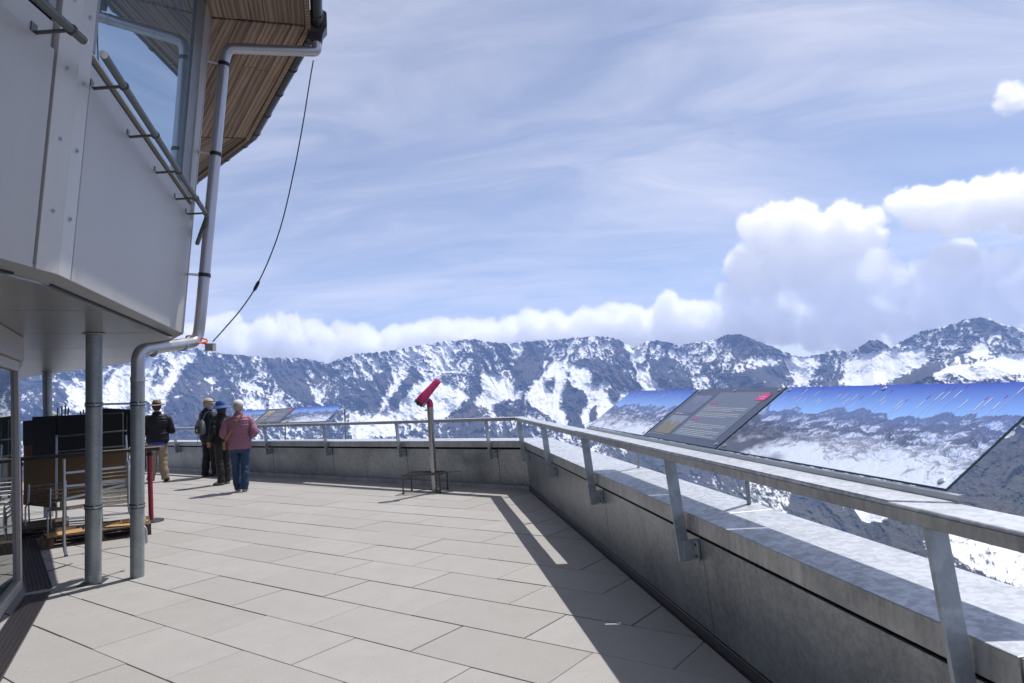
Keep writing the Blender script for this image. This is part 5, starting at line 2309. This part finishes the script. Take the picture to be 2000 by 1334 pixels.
    # shoes
    for s in 'lr':
        h_, t_ = Js['heel' + s][0], Js['toe' + s][0]
        d_ = (t_ - h_)
        d_.z = 0
        d_.normalize()
        n_ = Vector((-d_.y, d_.x, 0))
        mb_ = MB()
        c_ = Vector((h_.x, h_.y, root.z)) - d_ * .035
        prof_ = [(0, .030, .075), (.04, .040, .10), (.11, .043, .095), (.19, .047, .062), (.25, .040, .048), (.275, .022, .038)]
        vv, ff = [], []
        for u_, w_, hh in prof_:
            for (a_, b_) in ((-1, .006), (-1.0, hh * .55), (-.62, hh), (.62, hh), (1.0, hh * .55), (1, .006)):
                vv.append(c_ + d_ * (u_ * k) + n_ * (a_ * w_ * k) + Uz * (b_ * k))
        for i_ in range(len(prof_) - 1):
            for j_ in range(6):
                j2 = (j_ + 1) % 6
                ff.append((i_ * 6 + j_, i_ * 6 + j2, (i_ + 1) * 6 + j2, (i_ + 1) * 6 + j_))
        ff += [tuple(range(6)), tuple(reversed(range((len(prof_) - 1) * 6, len(prof_) * 6)))]
        mb_.add(vv, ff)
        sh_ = mb_.build('shoe', clothes['shoes'], body, smooth=True)
        mb_ = MB()
        pl = [c_ + d_ * (u_ * k) + n_ * (sg * (w_ + .004) * k) for sg, seq in ((1, prof_), (-1, prof_[::-1])) for u_, w_, hh in seq]
        if (pl[1] - pl[0]).cross(pl[2] - pl[1]).z < 0:
            pl = pl[::-1]
        mb_.hexa([p + Uz * .001 for p in pl], [p + Uz * .022 * k for p in pl])
        mb_.build('sole', clothes.get('sole', M['sole']), sh_)
    # hair
    sk = Js['skull'][0]
    mb_ = MB()
    hb = -hfv * .018 * k
    mb_.lathe(sk + hb + Uz * (-.085 if clothes.get('hair_long') is None else -.16) * k, [(.055 * k, 0), (.080 * k, .03 * k), (.097 * k, .08 * k), (.098 * k, .12 * k), (.070 * k, .165 * k)], 18)
    mb_.build('hair', clothes.get('hair', M['hair_dark']), body, smooth=True)
    return body, P, J, k, f, r, Js, hfv


def brim_hat(body, c, hfv, k, mat, band, crown_h, brim, droop, name='hat', pinch=True):
    side_ = Vector((hfv.y, -hfv.x, 0))
    mb_ = MB()
    n_ = 28
    prof_ = [(.099, 0.0), (.099, .03), (.090, crown_h * .62), (.074, crown_h * .88), (.048, crown_h), (.0005, crown_h * .97)]
    vv, ff = [], []
    allp = [(brim, droop), (brim * .97, droop + .006), (.11, .004)] + prof_
    for rr_, z_ in allp:
        for i_ in range(n_):
            th = 2 * math.pi * i_ / n_
            sx, sy = math.cos(th), math.sin(th)
            zz = z_
            if rr_ > .105:
                zz = z_ + abs(sx) ** 2 * (.022 if pinch else -.01) * (rr_ - .1) / max(brim - .1, .01)
            vv.append(c + (side_ * sx * rr_ * .94 + hfv * sy * rr_ * 1.08 + Uz * zz) * k)
    m_ = len(allp)
    for lv in range(m_ - 1):
        for i_ in range(n_):
            j_ = (i_ + 1) % n_
            ff.append((lv * n_ + i_, lv * n_ + j_, (lv + 1) * n_ + j_, (lv + 1) * n_ + i_))
    mb_.add(vv, ff)
    h_ = mb_.build(name, mat, body, smooth=True)
    sol = h_.modifiers.new('cloth', 'SOLIDIFY')
    sol.thickness = .004
    if band:
        mb_ = MB()
        ring_ = [c + (side_ * math.cos(2 * math.pi * i_ / n_) * .103 * .94 + hfv * math.sin(2 * math.pi * i_ / n_) * .103 * 1.08) * k for i_ in range(n_)]
        vv = [p + Uz * .004 * k for p in ring_] + [p + Uz * .034 * k for p in ring_]
        mb_.add(vv, [(i_, (i_ + 1) % n_, n_ + (i_ + 1) % n_, n_ + i_) for i_ in range(n_)])
        mb_.build('hat_band', band, h_, smooth=True)
    return h_


M['puff_black'] = cloth('charcoal_puffer', (.018, .018, .022), 0, .55)
M['puff_navy'] = cloth('navy_puffer', (.013, .016, .030), 0, .55)
M['jacket_black'] = cloth('black_jacket', (.013, .014, .014), 0, .6)
M['puff_pink'] = cloth('dusty_pink_puffer', (.27, .13, .185), 0, .58)
M['beige_cloth'] = cloth('beige_trousers', (.30, .235, .165))
M['black_cloth'] = cloth('black_trousers', (.017, .017, .018))
M['grey_cloth'] = cloth('charcoal_trousers', (.028, .028, .028))
M['denim'] = cloth('blue_denim', (.030, .055, .115))
M['shoe_black'] = plain('black_shoe', (.02, .017, .015), .6)
M['shoe_grey'] = plain('grey_trainer', (.26, .25, .235), .7)
M['shoe_beige'] = plain('beige_shoe', (.40, .36, .29), .7)
M['shoe_pale'] = plain('pale_trainer', (.38, .36, .34), .7)
M['hat_felt'] = plain('taupe_felt', (.20, .15, .115), .85)
M['hat_band'] = plain('dark_band', (.04, .03, .025), .8)
M['straw'] = plain('straw', (.52, .41, .27), .8)
M['hat_blue'] = plain('royal_blue_cotton', (.032, .085, .27), .8)
M['cap_white'] = plain('off_white_cotton', (.70, .68, .65), .8)
M['pack_grey'] = plain('grey_nylon', (.13, .135, .14), .7)
M['pack_dark'] = plain('dark_nylon', (.035, .036, .04), .7)
M['leather'] = plain('tan_leather', (.26, .13, .055), .5)
M['blue_shirt'] = plain('blue_shirt', (.02, .045, .30), .7)

toward = math.pi * .5
# man in the brimmed felt hat, back to the viewer
b1, P1, J1, k1, f1, r1, S1, h1 = person(
    'man in a taupe brimmed hat, dark puffer jacket and beige trousers standing at the parapet', 310, 941, 1.80, R(112),
    dict(width=1.12, spread=(.16, .14), elbowl=(-.27, -.02, 1.10), handl=(-.20, .22, 1.05), elbowr=(.27, .02, 1.10), handr=(.27, .26, 1.08), hem=.84),
    dict(bands=11, jacket=M['puff_black'], trousers=M['beige_cloth'], shoes=M['shoe_black'], puff=.045, leg=.036, shirt=M['blue_shirt'], hair=M['hair_dark']))
brim_hat(b1, S1['skull'][0] + Uz * .035 * k1, h1, k1, M['hat_felt'], M['hat_band'], .115, .195, -.022)

# man with straw hat and backpack
b2, P2, J2, k2, f2, r2, S2, h2 = person(
    'man in a straw hat and navy puffer wearing a small grey backpack', 410, 931, 1.77, R(58),
    dict(width=1.05, spread=(.14, .12), feet=(.0, .10), elbowl=(-.28, .05, 1.12), handl=(-.18, .24, 1.02), elbowr=(.26, .06, 1.11), handr=(.16, .25, 1.05), hem=.82, headface=R(20)),
    dict(bands=11, jacket=M['puff_navy'], trousers=M['black_cloth'], shoes=M['shoe_grey'], puff=.042, leg=.034, hair=M['hair_grey']))
brim_hat(b2, S2['skull'][0] + Uz * .032 * k2, h2, k2, M['straw'], M['hat_band'], .105, .180, -.018)
mb = MB()
mb.tube([S2['neck'][0] - f2 * .03 + Uz * .0, S2['neck'][0] - f2 * .075 - Uz * .05, S2['neck'][0] - f2 * .085 - Uz * .12], [.085, .105, .05], 14)
mb.build('hood', M['puff_navy'], b2, smooth=True)

# woman in the blue bucket hat
b3, P3, J3, k3, f3, r3, S3, h3 = person(
    'woman in a blue bucket hat, black jacket and black trousers beside the backpacker', 437, 946, 1.68, R(150),
    dict(width=.98, spread=(.09, .10), feet=(-.02, .06), elbowl=(-.25, -.03, 1.12), handl=(-.20, .13, .93), elbowr=(.25, -.04, 1.12), handr=(.21, .10, .90), hem=.82, headface=R(172)),
    dict(jacket=M['jacket_black'], trousers=M['grey_cloth'], shoes=M['shoe_pale'], puff=.038, leg=.03, hair=M['hair_dark'], hair_long=1))
brim_hat(b3, S3['skull'][0] + Uz * .028 * k3, h3, k3, M['hat_blue'], None, .115, .175, -.050, 'bucket_hat', False)

# woman in the pink puffer
b4, P4, J4, k4, f4, r4, S4, h4 = person(
    'woman in a dusty pink puffer jacket, jeans and white cap walking toward the boards', 471, 960, 1.665, R(104),
    dict(width=1.10, spread=(.06, .07), feet=(.10, -.04), elbowl=(-.265, -.07, 1.12), handl=(-.13, .18, 1.02), elbowr=(.285, -.07, 1.12), handr=(.13, .18, 1.02), hem=.82),
    dict(bands=13, jacket=M['puff_pink'], trousers=M['denim'], shoes=M['shoe_beige'], puff=.042, leg=.026, hair=M['hair_grey'], sole=M['shoe_beige']))
cc = S4['skull'][0] + Uz * .02 * k4
mb = MB()
mb.lathe(cc, [(.100 * k4, -.02), (.104 * k4, .02), (.094 * k4, .065), (.06 * k4, .10), (.005, .112)], 20)
cap = mb.build('cap', M['cap_white'], b4, smooth=True)
mb = MB()
hs = Vector((h4.y, -h4.x, 0))
q = [cc + hs * a_ + h4 * b_ for a_, b_ in ((-.075, .07), (.075, .07), (.06, .165), (0, .185), (-.06, .165))]
mb.hexa([p - Uz * .012 for p in q], [p - Uz * .004 for p in q])
mb.build('cap_peak', M['cap_white'], cap)
mb = MB()
for i_ in range(5):
    mb.cbox(cc - h4 * .106 * k4 + hs * (i_ - 2) * .012 + Uz * .018, hs * .007, h4 * .006, Uz * .013)
mb.build('cap_lettering', M['hat_band'], cap)['kind'] = 'stuff'

# backpack
bp = P2(.02, -.20, 1.13)
t = thing('backpack', 'small grey backpack with a yellow emblem worn by the man in the straw hat', 'backpack', bp)
prof = [(-.17, .10, .045), (-.13, .135, .075), (.0, .14, .085), (.12, .115, .065), (.18, .07, .035)]
mb = MB()
nn_ = 14
rings = []
for z_, a_, b_ in prof:
    rings.append([bp + (r2 * math.copysign(abs(math.cos(2 * math.pi * i / nn_)) ** .7, math.cos(2 * math.pi * i / nn_)) * a_ + f2 * math.copysign(abs(math.sin(2 * math.pi * i / nn_)) ** .7, math.sin(2 * math.pi * i / nn_)) * b_ + Uz * z_) for i in range(nn_)])
vs_ = [p for r_ in rings for p in r_]
fs = [tuple(reversed(range(nn_))), tuple(range((len(rings) - 1) * nn_, len(rings) * nn_))]
for i in range(len(rings) - 1):
    for j in range(nn_):
        fs.append((i * nn_ + j, i * nn_ + (j + 1) % nn_, (i + 1) * nn_ + (j + 1) % nn_, (i + 1) * nn_ + j))
mb.add(vs_, fs)
mb.build('bag', M['pack_grey'], t, smooth=True)
mb = MB()
mb.cbox(bp - f2 * .088 + Uz * -.05, r2 * .17, f2 * .03, Uz * .17)
mb.build('front_pocket', M['pack_dark'], t, bevel=.012, seg=2)
mb = MB()
mb.lathe(bp - f2 * .1035 - Uz * .07, [(.035, 0), (.033, .003)], 16, -f2)
mb.build('emblem', M['yellow'], t)
mb = MB()
mb.tube([bp + r2 * .06 + Uz * .16 + f2 * .02, P2(.10, -.14, 1.42), P2(.12, -.06, 1.475), P2(.14, .08, 1.44), P2(.15, .19, 1.33)], .017, 8)
mb.build('shoulder_strap', M['pack_grey'], t, smooth=True)
mb = MB()
mb.tube([bp + r2 * -.06 + Uz * .16 + f2 * .02, P2(-.10, -.14, 1.42), P2(-.12, -.06, 1.475), P2(-.14, .08, 1.44), P2(-.15, .19, 1.33)], .017, 8)
mb.build('shoulder_strap', M['pack_grey'], t, smooth=True)
mb = MB()
mb.tube([bp - Uz * .16 - r2 * .05 - f2 * .03, bp - Uz * .30 - r2 * .055 - f2 * .05, bp - Uz * .38 - r2 * .05 - f2 * .05], .006, 6)
mb.build('dangling_strap', M['pack_dark'], t)

# shoulder bag
sb_ = P4(-.26, -.02, .90)
t = thing('shoulder_bag', 'tan leather shoulder bag hanging at the left hip of the woman in pink', 'bag', sb_)
mb = MB()
mb.cbox(sb_, r4 * .05, f4 * .20, Uz * .15)
mb.build('bag', M['leather'], t, bevel=.012, seg=2)
mb = MB()
sp_ = [P4(.10, -.02, 1.515), P4(.07, -.13, 1.46), P4(-.02, -.20, 1.33), P4(-.12, -.215, 1.16), P4(-.22, -.17, 1.0), P4(-.285, -.07, .94)]
sp2 = smooth_path(sp_, 5)
for i in range(len(sp2) - 1):
    mb.bar(sp2[i], sp2[i + 1] + (sp2[i + 1] - sp2[i]) * .04, .032, .006, r4 + Uz * .6)
mb.build('strap', M['leather'], t)

# visitor far behind the stacked tables: only the head shows
fx = aty(103, 812, 15.2)
b5, P5, J5, k5, f5, r5, S5, h5 = person(
    'visitor in a pale green cap whose head shows above the stacked black tables', 103, 953, 1.72, R(250),
    dict(spread=(.1, .1), elbowl=(-.26, 0, 1.1), handl=(-.24, .08, .86), elbowr=(.26, 0, 1.1), handr=(.24, .08, .86)),
    dict(jacket=M['jacket_black'], trousers=M['grey_cloth'], shoes=M['shoe_black'], hair=M['hair_dark']))
M['cap_green'] = plain('pale_green_cotton', (.30, .36, .27), .8)
mb = MB()
c5 = S5['skull'][0] + Uz * .02
mb.lathe(c5, [(.100, -.02), (.104, .02), (.094, .065), (.06, .10), (.005, .112)], 18)
mb.build('cap', M['cap_green'], b5, smooth=True)

# ---------------------------------------------------------------- stacked furniture by the door
def pallet(label, c, d, n_, yaw=0):
    t = thing('pallet', label, 'pallet', c)
    for j in range(3):
        mb = MB()
        mb.box(c + n_ * (j * .35) - d * .0, d * 1.2, n_ * .10, Uz * .022)
        mb.build('bottom_board', M['pallet_wood'], t, bevel=.002)
        for i in range(3):
            mb = MB()
            mb.box(c + n_ * (j * .35) + d * (i * .527) + Uz * .0225, d * .145, n_ * .10, Uz * .078)
            mb.build('block', M['pallet_wood'], t, bevel=.002)
    for i in range(3):
        mb = MB()
        mb.box(c + d * (i * .527) + Uz * .101, d * .145, n_ * .80, Uz * .018)
        mb.build('stringer_board', M['pallet_wood'], t, bevel=.002)
    for j in range(7):
        mb = MB()
        mb.box(c + n_ * (j * .1165) + Uz * .1195, d * 1.2, n_ * (.10 if j % 3 == 0 else .085), Uz * .020)
        mb.build('deck_board', M['pallet_wood'], t, bevel=.002)
    return t


PA = atz(66, 1077)
PB_ = atz(296, 1044)
pd = (PB_ - PA).normalized()
pn = Vector((-pd.y, pd.x, 0))
PA = PB_ - pd * 1.2
pallet('worn wooden pallet in front carrying the folded steel chairs', PA, pd, pn)
PC = PA + pn * 1.1 - pd * 1.0
pallet('second wooden pallet farther back behind the door frame', PC, pd, pn)


def sheet(name, label, cat, mat, c, ax_, ay_, az_, bevel=.002):
    mb = MB()
    mb.cbox(c, ax_, ay_, az_)
    return tag(mb.build(name, mat, None, bevel=bevel), label, cat)


rot = (pd * .98 + pn * .2).normalized()
rotn = Vector((-rot.y, rot.x, 0))
sheet('plywood_offcut', 'square yellow plywood offcut lying on the left end of the front pallet', 'plywood', M['plywood'], PA + pd * .28 + pn * .17 + Uz * .1475, rot * .46, rotn * .30, Uz * .014)
sheet('plywood_offcut', 'yellow plywood offcut lying on the right end of the front pallet', 'plywood', M['plywood'], PA + pd * .93 + pn * .22 + Uz * .149, (pd * .9 - pn * .42).normalized() * .40, (pn * .9 + pd * .42).normalized() * .34, Uz * .016)
sheet('plywood_offcut', 'smaller plywood piece on top of the right end of the pallet', 'plywood', M['plywood'], PA + pd * 1.0 + pn * .36 + Uz * .166, pd * .30, pn * .26, Uz * .014)

# corrugated card standing behind the chairs
YB = 10.75


def card(label, quad, Y, th=.012, mat=None, name='cardboard_sheet', cat='cardboard'):
    p = [aty(x, y, Y + dy) for x, y, dy in quad]
    n_ = (p[1] - p[0]).cross(p[3] - p[0]).normalized()
    if n_.y < 0:
        n_ = -n_
    mb = MB()
    a, b = p, [q_ + n_ * th for q_ in p]
    if (a[1] - a[0]).cross(a[2] - a[1]).dot(b[0] - a[0]) < 0:
        a, b = a[::-1], b[::-1]
    mb.hexa(a, b)
    return tag(mb.build(name, mat or M['cardboard'], None), label, cat)


card('big brown cardboard sheet standing behind the steel chairs', [(46, 986, -.1), (252, 965, 0), (252, 850, .1), (46, 858, 0)], YB)
card('crumpled brown cardboard flap folded over the chairs at the left', [(45, 985, -.9), (112, 992, -.9), (98, 958, -.75), (45, 966, -.75)], YB, .01)


def folding_table(label, quad, Y, legs):
    """table stood on its long edge; quad bottom-left, bottom-right, top-right, top-left"""
    p = [aty(x, y, Y + dy) for x, y, dy in quad]
    t = thing('folding_table', label, 'folding table', (p[0] + p[1]) / 2)
    n_ = (p[1] - p[0]).cross(p[3] - p[0]).normalized()
    if n_.y > 0:
        n_ = -n_
    mb = MB()
    a, b = [q_ - n_ * .03 for q_ in p], p
    if (a[1] - a[0]).cross(a[2] - a[1]).dot(b[0] - a[0]) < 0:
        a, b = a[::-1], b[::-1]
    mb.hexa(a, b)
    mb.build('table_top', M['table_black'], t, bevel=.006)
    return t, p, n_


tA, pA, nA = folding_table('anthracite folding table top standing on edge nearest the columns', [(62, 895, 0), (240, 880, 0), (240, 806, .12), (62, 814, .12)], 10.45, None)
tB, pB, nB = folding_table('anthracite folding table leaning behind the first one with its corner raised', [(60, 880, 0), (282, 872, 0), (281, 800, .1), (200, 797, .1)], 10.66, None)
tC, pC, nC = folding_table('lower left anthracite table half hidden by the door frame', [(44, 870, 0), (120, 866, 0), (120, 816, .05), (44, 822, .05)], 10.60, None)
for x in (111, 246):
    mb = MB()
    a = aty(x, 850, 10.36)
    bb_ = aty(x - 1 if x < 200 else x + 5, 1024 if x < 200 else 956, 10.2 if x < 200 else 10.3)
    mb.tube([a, a + (bb_ - a) * .5, bb_], .0145, 10)
    lg = mb.build('leg', M['zinc_tube'], tA, smooth=True)
    mb = MB()
    mb.tube([bb_ - Uz * .0, bb_ - Uz * .035], .017, 10)
    mb.build('foot', M['black_plastic'], lg, smooth=True)
    mb = MB()
    mb.bar(aty(x, 812, 10.44), aty(x, 852, 10.36), .03, .012, RV)
    mb.build('hinge_bar', M['black_plastic'], tA)
for (xa, ya, xb, yb) in ((110, 853, 246, 841), (112, 882, 246, 871)):
    mb = MB()
    mb.tube([aty(xa, ya, 10.35), aty(xb, yb, 10.35)], .0105, 8)
    mb.build('leg_brace', M['zinc_tube'], tA, smooth=True)

# steel trestle in front
F1, F2 = atz(125, 1087), atz(286, 1062)
t = thing('steel_trestle', 'grey steel trestle with four cross bars standing in front of the front pallet', 'trestle', F1)
fa = near_depth(125, 897, F1)
mb = MB()
low = F1 + (fa - F1) * .14
mb.tube([F1 + Uz * .012 + pd * .02, F1 + Uz * .06 + pd * .012, low, F1 + (fa - F1) * .2, fa], [.017, .019, .019, .0165, .0165], 12)
lg = mb.build('leg', M['zinc_tube'], t, smooth=True)
mb = MB()
mb.tube([F1 + pd * .02, F1 + pd * .02 + Uz * .012], .02, 10)
mb.build('foot', M['black_plastic'], lg, smooth=True)
fb = near_depth(250, 880, F2)
mb = MB()
pth = bend([F2 + Uz * .012, F2 + Uz * .20 + (near_depth(278, 1030, F2) - F2) * .0, near_depth(268, 1024, F2), near_depth(252, 1000, F2), near_depth(250, 900, F2)], .09, 5)
mb.tube(pth, .0165, 12)
mb.build('leg', M['zinc_tube'], t, smooth=True)
for ya, yb in ((924, 911), (950, 938), (975, 945), (1014, 1002)):
    mb = MB()
    a, b = near_depth(127, ya, F1), near_depth(251, yb, F2 + pn * .05)
    mb.bar(a, b, .024, .014, Uz)
    mb.build('cross_bar', M['zinc_tube'], t)

# tall standing counter on crimson posts
QR = atz(305, 1016)
zc = 1.07
t = thing('standing_counter', 'long narrow dark grey standing counter carried on crimson posts', 'counter', QR)
cr_ = atz(325, 880, zc)
cl_ = atz(72, 888, zc)
cl_ = Vector((cl_.x, cl_.y, zc))
dirc = (cl_ - cr_).normalized()
pr_ = Vector((QR.x, QR.y, 0))
cr0 = Vector((QR.x, QR.y, zc)) - dirc * .17
want = near_depth(72, 892, aty(72, 892, 9.6))
dirc = (Vector((want.x, want.y, zc)) - cr0)
dirc.z = 0
dirc.normalize()
nc = Vector((-dirc.y, dirc.x, 0))
mb = MB()
mb.box(cr0 - nc * .15 - Uz * .045, dirc * 2.0, nc * .30, Uz * .045)
mb.build('board', M['counter'], t, bevel=.004)
mb = MB()
mb.box(cr0 + dirc * .02 + nc * (.02 if nc.y < 0 else -.06) + Uz * .0005, dirc * 1.2, nc * .035, Uz * .0012)
mb.build('yellow_stripe', M['yellow'], t)
for kk in (.17, 1.8):
    c = Vector((cr0.x, cr0.y, 0)) + dirc * kk
    mb = MB()
    mb.tube([c + Uz * .03, c + Uz * (zc - .046)], .033, 20)
    po = mb.build('post', M['red_post'], t, smooth=True)
    mb = MB()
    mb.lathe(c, [(.165, 0), (.170, .012), (.160, .026), (.05, .036)], 30)
    mb.build('base', M['rubber'], po, smooth=True)
    mb = MB()
    mb.cbox(c + Uz * (zc - .10), dirc * .075, nc * .075, Uz * .05)
    mb.build('belt_head', M['black_plastic'], po, bevel=.004)
# red and white tape under the counter
mb = MB()
c = Vector((cr0.x, cr0.y, 0)) + dirc * .21 + Uz * (zc - .085)
M['tape_red'] = plain('red_tape', (.5, .02, .03), .5)
M['tape_white'] = plain('white_tape', (.6, .6, .6), .5)
t2 = thing('barrier_tape', 'short red and white barrier tape under the right end of the counter', 'tape', c)
for i in range(8):
    mb = MB()
    mb.box(c + dirc * (i * .03), dirc * .0295 + Uz * .004, nc * .002, Uz * .035)
    mb.build('stripe', M['tape_red'] if i % 2 == 0 else M['tape_white'], t2)


# folded steel chairs
def make_chair(c, d, n_, label, grp):
    t = thing('steel_chair', label, 'chair', c, grp)
    w_, Uz = .44, Vector((0, 0, .60))
    o = c - d * w_ / 2
    for s in (0, 1):
        x0 = o + d * (w_ * s)
        mb = MB()
        mb.tube(bend([x0 + Uz * .0, x0 + n_ * .02 + Uz * .42, x0 + n_ * .40 + Uz * .45], .05, 4), .011, 8)
        mb.build('front_leg', M['zinc_tube'], t, smooth=True)
        mb = MB()
        mb.tube(bend([x0 + n_ * .46, x0 + n_ * .40 + Uz * .45, x0 + n_ * .50 + Uz * .86], .06, 4), .011, 8)
        mb.build('back_leg', M['zinc_tube'], t, smooth=True)
    for j in range(6):
        mb = MB()
        a = o + n_ * (.04 + j * .065) + Uz * (.458 - .012 * math.sin(j / 5 * math.pi))
        mb.tube(bend([a, a + d * w_ * .5 - Uz * .02, a + d * w_], .15, 4), .006, 6)
        mb.build('seat_rod', M['steel'], t, smooth=True)
    for j in range(4):
        mb = MB()
        z_ = .56 + j * .085
        a = o + n_ * (.42 + .098 * (z_ - .45) / .41) + Uz * z_
        mb.tube(bend([a, a + d * w_ * .5 + n_ * .03, a + d * w_], .15, 4), .006, 6)
        mb.build('back_rod', M['steel'], t, smooth=True)
    return t


def copy_tree(o, parent=None):
    c = o.copy()
    COL.objects.link(c)
    BASE[c.name] = BASE.get(o.name, Matrix.Identity(4))
    if parent is not None:
        c.parent = parent
        c.matrix_parent_inverse = o.matrix_parent_inverse.copy()
    for ch in list(o.children):
        copy_tree(ch, c)
    return c


ch_labels = ['bottom steel rod chair of the stack on the front pallet', 'second steel rod chair from the bottom of the stack on the front pallet',
             'third steel rod chair from the bottom of the stack on the front pallet', 'topmost steel rod chair of the stack on the front pallet']
c0 = PA + pd * .86 + pn * .30 + Uz * .141
ch0 = make_chair(c0, pd, pn, ch_labels[0], 'steel rod chairs stacked on the pallets')
for i in range(1, 4):
    c = copy_tree(ch0)
    c.location = Vector(ch0.location) + Uz * (.055 * i) - pn * (.035 * i)
    c['label'] = ch_labels[i]
c = copy_tree(ch0)
c.location = Vector(ch0.location) - pd * .58 + pn * .05
c['label'] = 'single steel rod chair at the left end of the front pallet'
c = copy_tree(ch0)
c.location = PC + pd * .95 + pn * .3 + Uz * .141
c['label'] = 'steel rod chair on the back pallet behind the door frame'

# bundle of upright tubes behind the tables
for i, (x, y, lean_) in enumerate(((113, 796, .05), (121, 793, .03), (128, 792, .06), (134, 796, .08), (157, 803, -.03), (163, 800, -.05))):
    a = aty(x, y, 12.0)
    b = Vector((a.x - lean_ * 2.4, a.y + .02 * i, 0.0))
    mb = MB()
    mb.tube([b, a], .012, 8)
    words_ = ['leftmost', 'second', 'third', 'fourth', 'fifth', 'rightmost'][i]
    tag(mb.build('steel_tube', M['dark_steel'], None, smooth=True), f'{words_} thin steel tube of the upright bundle behind the black tables', 'tube', 'upright steel tubes behind the tables')
